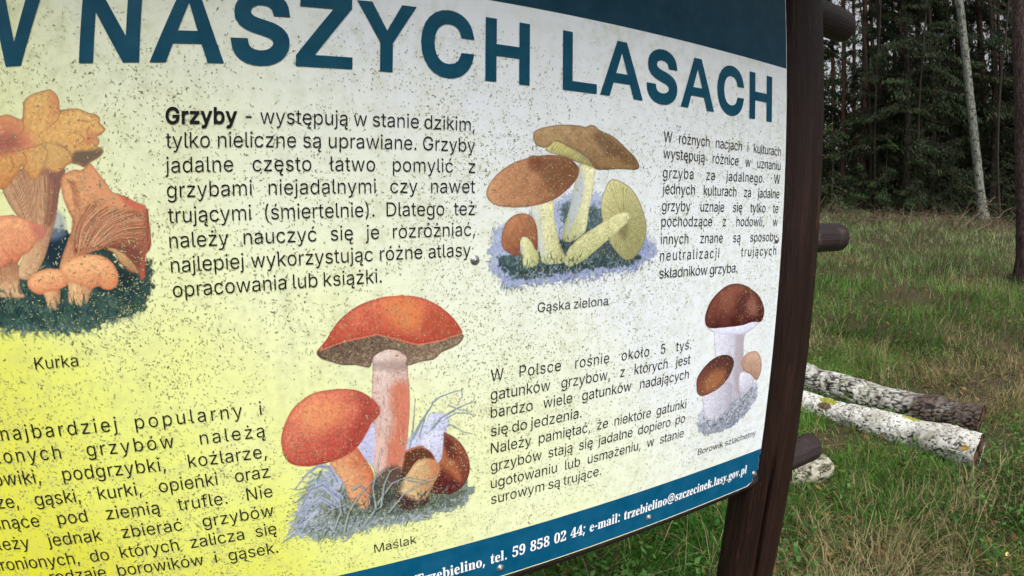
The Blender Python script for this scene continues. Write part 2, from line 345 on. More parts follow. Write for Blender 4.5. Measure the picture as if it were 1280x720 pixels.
# ---- lettering
GLYPHS = {"sans":{" ":"187","(":"273|89 207 92 264 101 324 114 384 132 441 153 494 177 539 236 539 191 428 161 313 154 258 151 207 153 161 160 115 188 16 236 -96 177 -96 139 -22 111 55 95 131",")":"273|37 -96 86 18 113 116 122 207 119 258 112 313 82 428 62 485 37 539 97 539 120 494 142 441 159 384 173 323 181 264 184 207 178 130 161 53 134 -23 97 -96",",":"188|38 -119 68 71 137 71 84 -119","-":"453|337 244 337 188 114 188 114 244",".":"188|95 -4 78 -1 63 9 53 24 50 41 53 59 63 73 78 83 95 87 113 83 128 73 138 59 141 41 138 24 128 9 113 -1","5":"453|221 -7 178 -2 140 11 108 32 83 60 67 93 60 130 122 130 127 108 138 89 154 73 173 60 196 52 221 50 250 54 276 64 298 81 314 104 324 132 328 162 324 193 314 221 297 244 275 262 248 273 218 277 167 268 145 258 128 246 67 253 96 509 366 509 366 452 151 452 134 301 136 301 155 314 178 325 203 332 229 334 263 330 294 321 321 306 345 285 364 260 379 231 388 198 391 163 386 116 369 76 343 41 309 15 268 -1","A":"480|16 0 201 509 276 509 463 0 395 0 287 302 264 372 232 478 245 478 213 371 191 302 85 0|110 142 110 199 370 199 370 142","B":"456|60 0 60 509 241 509 290 504 329 491 359 470 381 442 394 410 398 374 395 344 387 320 373 301 356 286 337 275 315 267 315 262 339 257 363 245 385 227 402 203 414 173 418 136 414 100 400 67 377 39 344 18 301 4 247 0|125 57 245 57 296 63 330 80 349 106 355 137 352 162 342 184 327 203 306 218 280 228 248 231 125 231|125 285 238 285 264 288 288 296 308 309 323 326 333 348 336 372 330 404 313 429 283 446 240 452 125 452","C":"510|267 -7 205 1 150 25 104 63 70 115 48 179 40 254 48 329 70 393 104 445 150 484 205 508 267 516 305 513 340 504 373 490 402 471 427 447 448 418 463 385 473 348 408 348 400 373 389 395 375 413 357 428 338 440 315 449 267 456 223 450 184 432 150 404 125 364 109 314 103 254 109 195 125 145 151 105 184 76 223 59 267 53 315 60 338 69 357 81 375 96 389 114 408 160 473 160 464 124 448 91 428 62 402 38 373 18 341 5 305 -4","D":"503|219 0 96 0 96 57 215 57 272 63 318 81 354 110 379 149 394 198 399 255 394 312 379 361 354 399 320 428 275 446 221 452 93 452 93 509 225 509 294 501 353 478 399 441 433 391 455 329 462 255 455 181 433 119 398 68 351 31 291 8|125 509 125 0 60 0 60 509","G":"521|269 -7 205 1 149 25 103 64 69 116 47 180 40 254 47 329 69 393 103 445 149 484 203 508 265 516 304 513 340 504 374 489 403 469 429 445 449 416 464 384 474 349 408 349 387 393 356 427 337 439 315 448 265 456 222 450 183 432 150 404 125 364 109 314 103 254 109 195 125 145 151 105 184 76 224 59 269 53 309 58 345 71 374 93 396 123 410 160 415 202 434 199 283 199 283 256 478 256 478 200 471 141 451 91 419 50 377 19 326 0","H":"517|60 0 60 509 125 509 125 289 392 289 392 509 457 509 457 0 392 0 392 232 125 232 125 0","K":"467|104 145 104 216 139 261 174 303 212 344 364 509 448 509 231 276 228 276|60 0 60 509 125 509 125 334 124 225 125 193 125 0|372 0 188 259 228 309 449 0","L":"393|60 0 60 509 125 509 125 57 361 57 361 0","M":"629|60 0 60 509 152 509 277 187 287 159 299 123 311 84 322 49 307 49 318 83 330 121 342 158 352 187 476 509 568 509 568 0 504 0 504 291 504 327 505 369 506 413 507 457 513 457 498 409 482 363 467 322 456 291 342 0 286 0 170 291 159 321 145 361 129 408 112 457 119 457 120 416 121 372 122 328 122 291 122 0","N":"524|60 0 60 509 136 509 343 183 363 151 388 107 414 55 405 54 401 108 399 157 399 195 399 509 463 509 463 0 387 0 202 290 177 331 148 381 108 452 119 454 122 384 124 328 125 291 125 0","P":"445|60 0 60 509 235 509 289 504 332 487 366 462 390 430 404 391 409 348 404 304 390 265 366 233 332 207 289 191 235 186 109 186 109 242 233 242 269 246 297 256 318 272 333 294 342 320 344 348 342 376 333 402 318 423 297 439 268 449 232 452 125 452 125 0","S":"447|224 -9 172 -4 128 9 91 31 64 60 46 96 38 137 104 137 110 110 123 88 142 71 166 59 194 51 224 49 257 52 286 60 310 74 329 92 342 114 346 139 342 161 332 179 316 193 296 205 245 222 184 239 128 261 86 289 60 326 52 372 58 413 75 448 102 476 138 498 180 512 227 516 274 512 316 498 351 476 377 449 394 415 401 378 337 378 327 412 302 437 267 453 225 459 194 456 167 448 145 435 129 418 119 398 115 376 119 352 131 334 148 319 169 308 212 293 264 279 312 264 359 238 378 220 395 198 405 171 408 139 403 99 386 64 360 34 323 11 278 -4","W":"687|155 0 16 509 82 509 163 196 175 145 187 94 197 40 189 40 200 94 211 145 224 196 306 509 380 509 462 196 474 145 486 94 497 40 488 40 499 94 510 145 523 196 603 509 670 509 530 0 455 0 368 323 351 391 336 475 350 475 335 395 318 323 230 0","Y":"472|203 0 203 208 16 509 91 509 192 344 222 292 250 230 224 230 251 293 280 344 381 509 455 509 268 208 268 0","Z":"439|42 0 42 46 273 385 306 431 341 476 348 454 285 452 223 452 40 452 40 509 397 509 397 462 169 129 134 81 97 33 90 54 152 57 214 57 399 57 399 0","a":"390|160 -9 126 -5 94 5 68 22 48 45 34 74 30 108 34 138 43 161 58 179 78 193 125 211 178 220 234 227 265 235 273 243 276 255 276 257 274 278 267 297 256 311 240 322 220 329 196 331 171 329 149 322 132 313 118 301 100 274 41 291 57 322 79 346 104 364 133 375 163 382 194 384 239 379 263 372 286 360 306 343 322 320 333 290 337 251 337 0 277 0 277 52 272 52 252 25 236 12 215 1 190 -6|170 45 202 49 228 59 248 74 263 93 272 115 276 138 276 190 259 182 231 176 200 171 175 168 134 159 117 150 103 139 95 124 92 105 94 87 102 72 114 60 130 52","b":"425|229 -8 198 -5 172 4 138 31 118 59 112 59 112 0 53 0 53 509 114 509 114 319 118 319 137 346 171 373 197 382 229 384 274 378 313 361 345 332 370 293 385 245 390 189 385 133 370 84 345 45 313 16 274 -2|220 47 252 52 279 66 300 88 316 117 325 151 328 189 325 227 316 261 301 289 280 311 253 325 220 330 188 326 161 312 140 291 125 263 116 229 113 189 116 149 125 115 140 87 162 65 188 52","c":"396|207 -8 159 -2 117 16 82 46 56 85 39 133 34 187 39 243 56 291 82 330 117 360 159 378 207 384 260 377 305 356 324 340 340 322 353 301 362 277 303 262 290 289 270 311 242 325 207 330 173 325 145 310 124 287 108 258 99 224 96 187 99 151 108 117 124 88 145 66 173 51 207 46 243 52 271 66 292 89 304 117 363 102 341 56 306 21 261 -1","d":"425|195 -8 151 -2 111 16 79 45 55 84 39 133 34 189 39 245 55 293 80 332 112 361 151 378 196 384 228 382 253 373 273 360 287 346 306 319 311 319 311 509 372 509 372 0 313 0 313 59 307 59 287 31 252 4 227 -5|205 47 236 52 263 65 284 87 299 115 309 149 312 189 309 229 300 263 284 291 263 312 237 326 205 330 172 325 145 311 124 289 108 261 99 227 96 189 99 151 109 117 124 88 145 66 172 52","e":"404|212 -8 160 -2 117 16 82 46 56 85 39 132 34 187 39 242 55 290 80 329 115 359 157 378 205 384 236 382 266 374 294 360 319 341 341 315 357 282 367 242 371 194 371 169 75 169 75 221 338 221 310 202 307 237 298 269 283 294 263 314 237 326 205 330 173 326 146 313 125 294 109 270 99 241 96 211 96 178 100 139 110 106 128 80 151 61 179 50 212 46 254 53 271 61 285 73 306 105 365 91 353 63 335 39 311 19 283 4 249 -5","f":"254|228 379 228 327 6 327 6 379|81 0 81 432 85 461 96 486 113 505 135 519 161 527 187 530 222 527 243 521 227 468 215 472 195 474 171 470 154 460 145 443 142 419 142 0","g":"425|207 -151 168 -148 134 -140 105 -127 82 -110 64 -91 51 -69 101 -41 122 -66 154 -88 178 -95 207 -97 249 -92 282 -75 304 -46 311 -6 311 68 306 68 287 41 272 28 252 16 227 8 195 5 151 10 113 27 80 53 55 90 39 136 34 191 39 246 55 293 80 332 112 361 152 378 196 384 228 382 253 373 273 360 288 346 308 319 313 319 313 379 372 379 372 -9 367 -54 350 -90 324 -117 291 -136 251 -147|205 59 237 63 264 75 285 95 300 121 309 154 312 193 309 231 300 264 285 291 264 312 237 326 205 330 172 326 145 312 124 290 109 262 99 230 96 193 99 155 109 123 124 96 145 76 172 63","h":"410|114 227 114 0 53 0 53 509 114 509 114 287 102 287 124 332 152 362 187 379 227 384 264 380 295 369 321 349 341 321 353 285 357 240 357 0 296 0 296 235 290 275 273 304 246 323 210 329 184 326 161 317 141 303 126 283 117 257","i":"167|53 0 53 379 114 379 114 0|84 443 68 446 54 455 44 468 41 483 44 499 54 512 68 521 84 524 100 521 114 512 123 499 126 483 123 468 114 455 100 446","j":"167|53 379 114 379 114 -30 111 -62 102 -90 86 -112 65 -129 37 -139 4 -143 -10 -143 -10 -87 2 -87 25 -83 40 -72 50 -54 53 -29|83 443 67 446 53 455 44 468 41 483 44 499 53 512 67 521 83 524 100 521 114 512 123 499 126 483 123 468 114 455 100 446","k":"381|110 137 110 212 121 212 284 379 360 379 184 199 177 199|53 0 53 509 114 509 114 0|294 0 148 186 191 229 372 0","l":"189|139 -2 101 3 74 20 58 48 53 84 53 509 114 509 114 99 120 62 130 54 146 52 160 53 170 54 181 3 162 -1","m":"610|53 0 53 379 112 379 112 295 108 295 118 323 132 346 151 363 172 376 195 384 219 386 257 380 287 361 309 332 321 295 312 295 322 320 337 343 357 361 381 375 408 383 437 386 468 382 497 372 522 354 541 328 553 296 557 255 557 0 496 0 496 254 490 289 473 313 448 326 419 330 395 328 374 320 358 307 345 290 338 270 335 247 335 0 274 0 274 260 269 288 253 311 229 325 199 330 178 328 158 320 140 307 126 289 117 266 114 238 114 0","n":"410|114 227 114 0 53 0 53 379 112 379 112 287 102 287 124 332 152 362 187 379 227 384 264 380 295 369 321 349 341 321 353 285 357 240 357 0 296 0 296 235 290 275 273 304 246 323 210 329 184 326 161 317 141 303 126 283 117 257","o":"416|207 -8 159 -2 117 16 82 46 56 85 39 133 34 187 39 243 56 291 82 330 117 360 159 378 207 384 256 378 299 360 334 330 359 291 376 243 381 187 376 133 359 85 334 46 299 16 256 -2|207 46 242 51 270 66 292 88 307 117 316 151 319 187 316 224 307 258 292 287 270 310 242 325 207 330 173 325 145 310 124 287 108 258 99 224 96 187 99 151 108 117 124 88 145 66 173 51","p":"425|53 -143 53 379 112 379 112 319 118 319 137 346 171 373 197 382 229 384 274 378 313 361 345 332 370 293 385 245 390 189 385 133 370 84 345 45 313 16 274 -2 229 -8 198 -5 173 4 153 17 138 31 118 59 114 59 114 -143|220 47 252 52 279 66 300 88 316 117 325 151 328 189 325 227 316 261 301 289 280 311 253 325 220 330 188 326 161 312 140 291 125 263 116 229 113 189 116 149 125 115 140 87 162 65 188 52","r":"259|53 0 53 379 112 379 112 321 115 321 130 347 152 367 181 380 213 385 229 384 243 384 243 322 230 324 207 326 182 323 159 315 140 301 126 284 117 262 114 237 114 0","s":"365|182 -8 145 -5 112 3 84 18 62 38 46 63 36 94 94 107 105 79 124 60 150 49 181 45 217 49 244 62 262 81 268 103 264 121 254 136 237 147 212 155 149 170 104 186 72 208 53 237 47 274 52 305 65 332 87 354 115 370 149 381 187 384 223 381 254 372 279 358 299 339 314 316 324 290 268 277 258 298 243 316 220 329 187 333 156 329 131 317 114 299 109 277 113 258 124 243 144 232 172 223 229 209 275 193 306 171 325 142 331 107 326 75 312 47 290 24 260 6 223 -4","t":"228|204 379 204 327 6 327 6 379|65 471 126 471 126 98 128 76 136 61 150 53 170 50 185 51 202 54 213 2 192 -3 168 -4 125 2 92 21 72 52 65 93","u":"410|182 -5 146 -1 115 11 89 30 69 59 57 95 53 139 53 379 114 379 114 144 120 104 137 75 164 56 200 50 226 53 249 62 269 76 283 97 293 122 296 153 296 379 357 379 357 0 298 0 298 92 307 92 286 47 257 17 222 0","w":"567|138 0 23 379 87 379 133 214 154 137 175 41 165 41 186 135 206 214 252 379 316 379 362 214 382 136 402 41 391 41 413 135 434 214 480 379 545 379 429 0 368 0 319 172 305 225 291 280 277 338 291 338 277 280 263 225 248 172 199 0","y":"390|47 -139 61 -86 71 -87 104 -89 118 -84 130 -74 141 -58 151 -36 163 -1 17 379 84 379 165 155 187 87 206 21 184 21 202 87 224 155 305 379 371 379 204 -58 177 -107 159 -124 139 -136 116 -143 91 -145 65 -143","z":"381|42 0 42 46 254 320 254 323 48 323 48 379 333 379 333 331 126 60 126 56 339 56 339 0","ó":"416|207 -8 159 -2 117 16 82 46 56 85 39 133 34 187 39 243 56 291 82 330 117 360 159 378 207 384 256 378 299 360 334 330 359 291 376 243 381 187 376 133 359 85 334 46 299 16 256 -2|207 46 242 51 270 66 292 88 307 117 316 151 319 187 316 224 307 258 292 287 270 310 242 325 207 330 173 325 145 310 124 287 108 258 99 224 96 187 99 151 108 117 124 88 145 66 173 51|181 429 228 529 297 529 231 429","ą":"390|160 -9 126 -5 94 5 68 22 48 45 34 74 30 108 34 138 43 161 58 179 78 193 125 211 178 220 234 227 265 235 273 243 276 255 276 257 274 278 267 297 256 311 240 322 220 329 196 331 171 329 149 322 132 313 118 301 100 274 41 291 57 322 79 346 104 364 133 375 163 382 194 384 239 379 263 372 286 360 306 343 322 320 333 290 337 251 337 0 277 0 277 52 272 52 252 25 236 12 215 1 190 -6|170 45 202 49 228 59 248 74 263 93 272 115 276 138 276 190 259 182 231 176 200 171 175 168 134 159 117 150 103 139 95 124 92 105 94 87 102 72 114 60 130 52|297 -145 267 -141 242 -128 224 -108 219 -79 223 -56 234 -34 252 -14 276 5 337 0 297 -32 284 -48 280 -68 287 -87 308 -94 326 -91 339 -86 357 -130 332 -140","ć":"396|207 -8 159 -2 117 16 82 46 56 85 39 133 34 187 39 243 56 291 82 330 117 360 159 378 207 384 260 377 305 356 324 340 340 322 353 301 362 277 303 262 290 289 270 311 242 325 207 330 173 325 145 310 124 287 108 258 99 224 96 187 99 151 108 117 124 88 145 66 173 51 207 46 243 52 271 66 292 89 304 117 363 102 341 56 306 21 261 -1|181 429 228 529 297 529 231 429","ę":"404|212 -8 160 -2 117 16 82 46 56 85 39 132 34 187 39 242 55 290 80 329 115 359 157 378 205 384 236 382 266 374 294 360 319 341 341 315 357 282 367 242 371 194 371 169 75 169 75 221 338 221 310 202 307 237 298 269 283 294 263 314 237 326 205 330 173 326 146 313 125 294 109 270 99 241 96 211 96 178 100 139 110 106 128 80 151 61 179 50 212 46 254 53 271 61 285 73 306 105 365 91 353 63 335 39 311 19 283 4 249 -5|299 -148 268 -144 243 -131 226 -111 220 -82 223 -58 234 -33 249 -9 269 17 365 91 342 38 314 -4 290 -39 281 -70 283 -82 288 -90 297 -95 310 -97 327 -94 341 -88 358 -133 334 -143","ł":"207|151 -2 112 3 85 20 69 48 64 84 64 509 125 509 125 99 131 62 141 54 157 52 172 53 181 54 192 3 173 -1|6 225 6 280 183 382 183 328","ń":"410|114 227 114 0 53 0 53 379 112 379 112 287 102 287 124 332 152 362 187 379 227 384 264 380 295 369 321 349 341 321 353 285 357 240 357 0 296 0 296 235 290 275 273 304 246 323 210 329 184 326 161 317 141 303 126 283 117 257|178 429 226 529 294 529 228 429","ś":"365|182 -8 145 -5 112 3 84 18 62 38 46 63 36 94 94 107 105 79 124 60 150 49 181 45 217 49 244 62 262 81 268 103 264 121 254 136 237 147 212 155 149 170 104 186 72 208 53 237 47 274 52 305 65 332 87 354 115 370 149 381 187 384 223 381 254 372 279 358 299 339 314 316 324 290 268 277 258 298 243 316 220 329 187 333 156 329 131 317 114 299 109 277 113 258 124 243 144 232 172 223 229 209 275 193 306 171 325 142 331 107 326 75 312 47 290 24 260 6 223 -4|159 429 207 529 276 529 210 429","ź":"381|42 0 42 46 254 320 254 323 48 323 48 379 333 379 333 331 126 60 126 56 339 56 339 0|160 429 208 529 276 529 210 429","ż":"381|42 0 42 46 254 320 254 323 48 323 48 379 333 379 333 331 126 60 126 56 339 56 339 0|187 443 170 446 157 455 148 468 144 483 148 499 157 512 170 521 187 524 204 521 217 512 226 499 229 483 226 468 217 455 204 446"},"serif":{" ":"250",",":"180|28 -87 47 -3 61 78 124 78 129 71 104 -8 71 -87","-":"216|27 154 27 206 189 206 189 154",".":"180|89 -9 74 -7 60 1 51 16 48 36 51 57 60 71 74 79 89 81 106 79 119 71 128 57 132 36 128 16 119 1 106 -7","0":"375|188 -7 133 1 91 24 59 62 39 111 27 171 23 241 27 311 39 371 59 420 91 456 134 478 189 486 242 478 283 456 314 419 336 370 349 310 353 240 349 170 336 110 314 61 283 24 241 1|188 37 210 43 226 61 237 91 246 155 248 240 246 326 237 390 226 419 210 437 189 443 167 437 150 419 139 390 130 326 127 240 130 155 139 91 150 61 166 43","2":"375|24 0 24 69 123 171 187 245 206 277 218 307 226 371 223 405 212 427 196 440 174 445 145 438 126 416 116 380 112 329 78 333 50 344 32 364 26 396 30 419 43 441 63 459 92 474 129 483 174 486 240 478 288 456 310 434 324 407 328 375 326 352 319 329 308 306 291 281 238 220 154 138 87 74 244 74 263 77 279 86 292 100 300 120 305 141 345 141 341 0","4":"375|121 0 121 36 140 36 161 38 179 44 191 58 195 84 195 125 9 125 9 166 199 480 293 480 293 169 363 169 363 125 293 125 293 84 297 58 309 44 327 38 348 36 357 36 357 0|56 169 195 169 195 287 196 351 199 416 189 394 174 366 158 338 146 319","5":"375|165 -7 119 -4 84 5 58 18 40 35 30 55 27 75 31 95 42 109 58 118 81 121 88 83 97 66 111 52 130 43 154 40 176 43 195 50 212 64 226 83 234 111 237 148 231 192 213 223 184 241 146 247 103 243 71 235 40 247 62 480 316 480 319 357 281 357 275 380 267 399 258 404 244 406 105 406 94 281 126 288 168 291 216 287 258 275 293 256 319 228 335 192 340 148 336 108 324 75 306 48 282 27 255 12 226 1","8":"375|183 -7 132 -2 91 11 60 31 38 57 24 88 20 122 27 162 47 193 78 219 119 242 83 268 57 296 41 327 36 364 40 395 50 423 70 449 99 469 139 482 191 486 235 482 271 471 299 453 325 416 334 369 328 333 310 305 282 282 244 260 296 231 330 199 349 165 355 127 350 88 335 55 310 29 276 9 234 -3|203 283 224 298 239 317 247 340 250 370 243 407 222 436 206 444 187 447 163 442 145 426 134 402 130 372 135 341 149 318 172 299|187 32 218 38 241 55 257 82 262 116 256 146 239 170 208 193 164 216 143 199 126 178 115 152 111 120 116 84 132 56 156 38","9":"375|152 -7 116 -4 88 4 67 17 53 33 45 51 42 69 44 83 50 94 61 102 75 107 87 79 103 56 126 41 156 36 188 44 213 67 232 106 245 160 251 230 234 212 212 198 186 188 155 185 103 194 60 220 40 247 28 282 24 324 28 369 42 409 64 441 95 466 133 481 177 486 224 480 264 463 298 433 323 390 340 332 345 261 342 207 334 157 320 111 301 72 274 39 241 14 200 -2|184 233 206 236 224 245 239 260 251 278 246 352 231 403 209 431 181 441 156 434 137 413 125 377 121 328 128 275 149 244",":":"180|89 278 74 281 60 289 51 303 48 324 51 346 60 359 74 367 89 369 106 367 119 359 128 346 132 324 128 303 119 289 106 281|89 -9 74 -7 60 1 51 16 48 36 51 57 60 71 74 79 89 81 106 79 119 71 128 57 132 36 128 16 119 1 106 -7",";":"180|88 278 72 281 59 289 50 303 47 324 50 346 59 359 72 367 88 369 104 367 118 359 127 346 130 324 127 303 118 289 104 281|21 -87 34 -32 46 26 55 78 118 78 123 71 98 -8 65 -87","@":"604|291 -60 217 -52 155 -30 106 6 69 55 46 116 39 188 44 248 58 304 82 354 115 397 155 432 204 458 261 474 324 480 390 473 448 451 497 416 534 368 557 309 565 240 558 179 549 151 536 126 520 104 500 88 476 77 449 73 421 78 400 91 386 110 378 132 375 132 360 109 339 90 312 77 280 73 235 82 201 107 180 147 173 198 178 240 191 276 212 307 240 330 275 344 316 349 374 344 418 333 412 197 411 180 411 173 414 144 423 126 437 118 453 115 472 119 488 132 501 152 510 178 518 240 512 298 493 346 463 384 423 412 376 430 324 435 253 427 194 404 148 366 115 317 94 258 87 190 93 129 111 78 140 38 180 8 230 -9 291 -15 331 -13 369 -6 435 13 435 -32 370 -52|289 115 321 122 343 143 356 175 362 216 366 300 344 305 316 307 286 303 263 291 246 272 234 249 226 197 230 160 243 134 263 120","T":"423|92 0 92 17 123 21 142 31 152 50 156 81 156 433 149 433 102 426 65 403 41 367 29 318 11 318 11 455 410 455 410 317 394 317 385 359 368 391 343 414 310 428 269 433 263 433 263 81 266 50 276 30 296 20 328 17 328 0","a":"344|255 -10 226 -5 208 10 200 35 168 11 133 -4 95 -9 64 -4 40 11 25 34 20 63 25 91 39 115 63 136 119 164 199 190 199 241 196 266 187 282 171 292 148 296 115 290 104 274 113 257 121 244 123 231 120 215 110 202 95 194 77 191 58 194 45 203 36 218 33 236 37 258 49 278 69 295 95 308 126 316 162 318 223 312 263 292 286 258 293 210 293 62 295 40 304 34 320 42 329 28 294 -1|151 34 174 41 199 63 199 169 154 151 127 123 118 84 122 56 133 39","b":"361|43 -11 43 388 42 414 37 428 26 435 8 439 8 455 138 455 138 279 162 301 190 314 221 318 255 313 284 299 308 276 326 245 338 208 342 166 337 118 323 75 300 40 270 13 233 -4 192 -10 148 0 105 28 53 -11|183 14 213 23 232 49 242 95 245 160 241 213 231 251 212 273 184 280 169 278 155 270 144 258 138 242 138 69 143 38 158 20","c":"293|156 -10 119 -5 87 11 59 36 38 68 24 106 19 150 24 196 40 237 64 271 96 297 133 314 175 319 218 314 250 298 270 274 277 245 274 228 266 215 253 207 236 204 214 209 201 225 196 251 197 261 197 271 190 290 169 297 137 285 118 248 112 187 118 123 137 76 166 48 204 38 239 46 271 72 285 60 248 21 205 -2","e":"301|154 -10 117 -5 85 10 58 35 37 69 24 110 19 157 24 201 38 240 59 273 87 298 120 313 157 318 193 314 224 301 249 280 274 234 283 173 283 166 117 166 121 122 131 87 147 62 170 47 199 42 225 47 248 62 270 86 285 73 248 27 205 -1|116 192 201 192 201 215 199 252 193 277 181 292 161 297 136 287 121 255 116 203","g":"327|146 -140 89 -136 48 -122 22 -100 14 -75 20 -55 38 -38 69 -26 44 -10 29 9 24 30 28 54 42 74 67 92 102 110 58 135 31 169 22 212 26 242 40 268 60 289 88 305 120 315 157 318 196 315 233 304 317 304 317 268 268 268 286 237 291 203 287 176 276 151 258 131 234 116 205 106 172 103 157 103 142 104 126 102 112 94 104 84 101 71 111 54 141 49 175 49 223 47 259 40 285 29 303 13 312 -9 316 -37 311 -67 296 -92 272 -113 219 -133|157 124 177 129 190 146 197 173 199 211 197 249 190 276 177 292 157 297 137 292 124 276 116 249 114 211 116 173 124 146 137 129|161 -116 218 -110 252 -94 263 -66 260 -51 249 -41 231 -36 205 -34 97 -34 79 -52 73 -73 78 -89 95 -103 122 -113","i":"198|101 362 81 366 65 376 54 392 50 412 54 432 65 449 81 459 101 463 120 459 137 449 147 432 151 412 147 392 136 376 120 366|18 0 18 16 35 19 45 26 50 37 52 56 52 252 47 285 37 291 20 293 21 310 148 310 148 56 154 26 164 19 180 16 180 0","k":"359|17 0 17 16 35 19 45 26 50 37 52 56 52 398 51 417 47 429 37 436 20 439 21 455 148 455 148 169 227 248 240 264 244 278 235 289 209 293 206 293 206 310 345 310 345 293 308 284 275 260 222 209 346 34 360 20 376 16 376 0 211 0 211 16 217 16 234 20 239 32 232 49 163 147 148 134 148 56 154 26 164 19 180 16 180 0","l":"199|18 0 18 16 35 19 45 26 50 37 52 56 52 398 47 429 37 436 20 439 20 455 148 455 148 56 154 26 164 19 180 16 180 0","m":"554|18 0 18 16 34 19 45 26 50 37 52 56 52 253 46 284 36 291 19 294 19 310 146 310 146 265 173 294 204 312 237 318 277 312 304 293 320 261 348 293 381 312 418 318 466 306 494 271 504 212 504 56 510 26 520 19 536 16 536 0 377 0 377 16 393 19 403 26 408 38 410 56 410 217 404 258 394 268 377 271 349 263 324 237 324 56 326 38 331 26 340 19 356 16 356 0 199 0 199 16 215 19 225 26 230 38 232 56 232 217 226 258 216 268 199 271 170 262 146 235 146 56 152 27 162 19 177 16 177 0","n":"381|18 0 18 16 34 19 45 26 50 37 52 56 52 253 46 284 36 291 19 294 19 310 148 310 148 267 175 295 206 312 243 318 274 314 299 301 316 280 327 250 330 212 330 56 332 38 337 26 347 19 363 16 363 0 202 0 202 16 207 16 223 20 232 34 235 56 235 217 229 258 219 268 203 271 173 262 148 235 148 56 154 26 164 19 180 16 180 0","o":"336|169 -10 127 -5 90 11 60 37 38 70 24 110 19 154 24 199 38 239 60 272 90 297 127 313 168 318 209 313 245 298 275 273 298 240 312 200 317 154 312 108 298 69 275 36 245 11 210 -5|169 11 193 18 209 39 217 81 220 154 217 228 208 271 192 292 169 299 144 292 128 271 120 227 117 154 120 82 128 39 144 18","p":"371|17 -139 17 -124 40 -117 50 -101 52 -64 52 243 50 269 46 283 36 290 19 295 19 310 143 310 143 263 166 294 195 313 230 319 264 314 293 298 317 273 335 241 346 203 350 160 346 113 334 72 316 38 291 12 261 -5 227 -10 196 -5 170 9 148 32 148 -58 152 -99 158 -110 167 -118 197 -123 197 -139|195 28 222 36 239 59 249 99 253 154 250 208 241 248 225 270 199 278 170 267 148 235 148 69 167 38","r":"287|18 0 18 16 35 19 45 26 50 37 52 56 52 252 50 273 46 285 37 291 20 293 21 310 146 310 146 252 165 280 187 301 210 314 233 318 258 315 275 304 286 287 289 266 286 248 278 234 264 225 248 222 233 224 222 231 207 250 199 258 189 260 175 255 162 241 152 220 149 192 149 56 151 37 159 25 173 19 197 16 197 0","s":"288|151 -10 122 -6 87 6 73 9 59 4 51 -9 36 -9 36 105 53 105 66 68 87 39 112 21 140 15 162 18 179 27 189 40 192 58 183 84 156 105 107 130 76 148 54 169 41 193 37 220 44 259 65 291 98 312 141 319 166 316 199 308 206 306 213 305 223 309 230 319 244 319 244 222 228 222 215 254 196 277 174 291 149 296 130 294 116 286 108 274 105 259 107 244 115 232 146 212 191 189 221 172 241 151 253 126 257 95 250 51 228 18 194 -3","t":"228|124 -9 89 -4 66 10 52 36 48 71 48 279 20 279 20 300 88 369 129 424 144 424 144 310 208 310 208 279 144 279 144 82 149 51 157 43 168 40 189 49 206 75 222 66 198 24 165 -1","v":"306|142 -10 38 248 22 281 12 290 -3 293 -3 310 164 310 164 294 156 294 136 290 129 276 130 268 185 122 236 253 241 272 232 289 203 294 203 310 305 310 305 295 288 289 278 279 260 243 160 -10","y":"300|52 -140 29 -136 10 -125 -3 -107 -7 -84 -4 -67 5 -53 18 -43 36 -40 52 -42 64 -49 72 -61 75 -76 74 -81 74 -87 77 -96 86 -99 99 -92 114 -74 129 -44 140 -5 36 251 25 275 15 287 -3 293 -5 293 -5 310 162 310 162 293 136 289 130 284 128 275 130 267 133 257 185 119 230 241 236 260 238 274 236 284 229 289 203 293 203 310 300 310 300 293 287 290 277 281 259 242 162 -24 129 -96 113 -117 95 -131 75 -138","z":"293|13 0 13 14 168 287 128 287 96 283 72 272 55 250 44 216 26 216 32 310 275 310 275 291 126 25 152 25 194 30 223 44 244 69 260 107 276 107 268 0"}}
_cache = {}
def offset_poly(p, d):
    p = np.array(p, float); a = np.roll(p, 1, 0); b = np.roll(p, -1, 0)
    e1 = p - a; e2 = b - p
    e1 /= np.linalg.norm(e1, axis=1)[:, None] + 1e-9; e2 /= np.linalg.norm(e2, axis=1)[:, None] + 1e-9
    n1 = np.stack([-e1[:, 1], e1[:, 0]], 1); n2 = np.stack([-e2[:, 1], e2[:, 0]], 1)
    n = n1 + n2; n /= np.linalg.norm(n, axis=1)[:, None] + 1e-9
    k = 1 / np.clip((n * n1).sum(1), 0.45, 1)
    return p + n * (d * k)[:, None]

def fill(contours):
    """triangles of the union (non-zero winding) of closed contours"""
    V = []; E = []
    for c in contours:
        s = len(V); n = len(c)
        V += [Vector((float(x), float(y))) for x, y in c]
        E += [(s + i, s + (i + 1) % n) for i in range(n)]
    vo, eo, fo, *_ = delaunay_2d_cdt(V, E, [], 0, 1e-4)
    P = np.array([(v[0], v[1]) for v in vo]); F = np.array([f for f in fo if len(f) == 3])
    if not len(F): return P, F
    cen = P[F].mean(1); wn = np.zeros(len(F))
    for c in contours:
        a = np.array(c, float); b = np.roll(a, -1, 0)
        for (x1, y1), (x2, y2) in zip(a, b):
            up = (y1 <= cen[:, 1]) & (y2 > cen[:, 1]); dn = (y1 > cen[:, 1]) & (y2 <= cen[:, 1])
            side = (x2 - x1) * (cen[:, 1] - y1) - (cen[:, 0] - x1) * (y2 - y1)
            wn += (up & (side > 0)).astype(int) - (dn & (side < 0)).astype(int)
    return P, F[wn != 0]

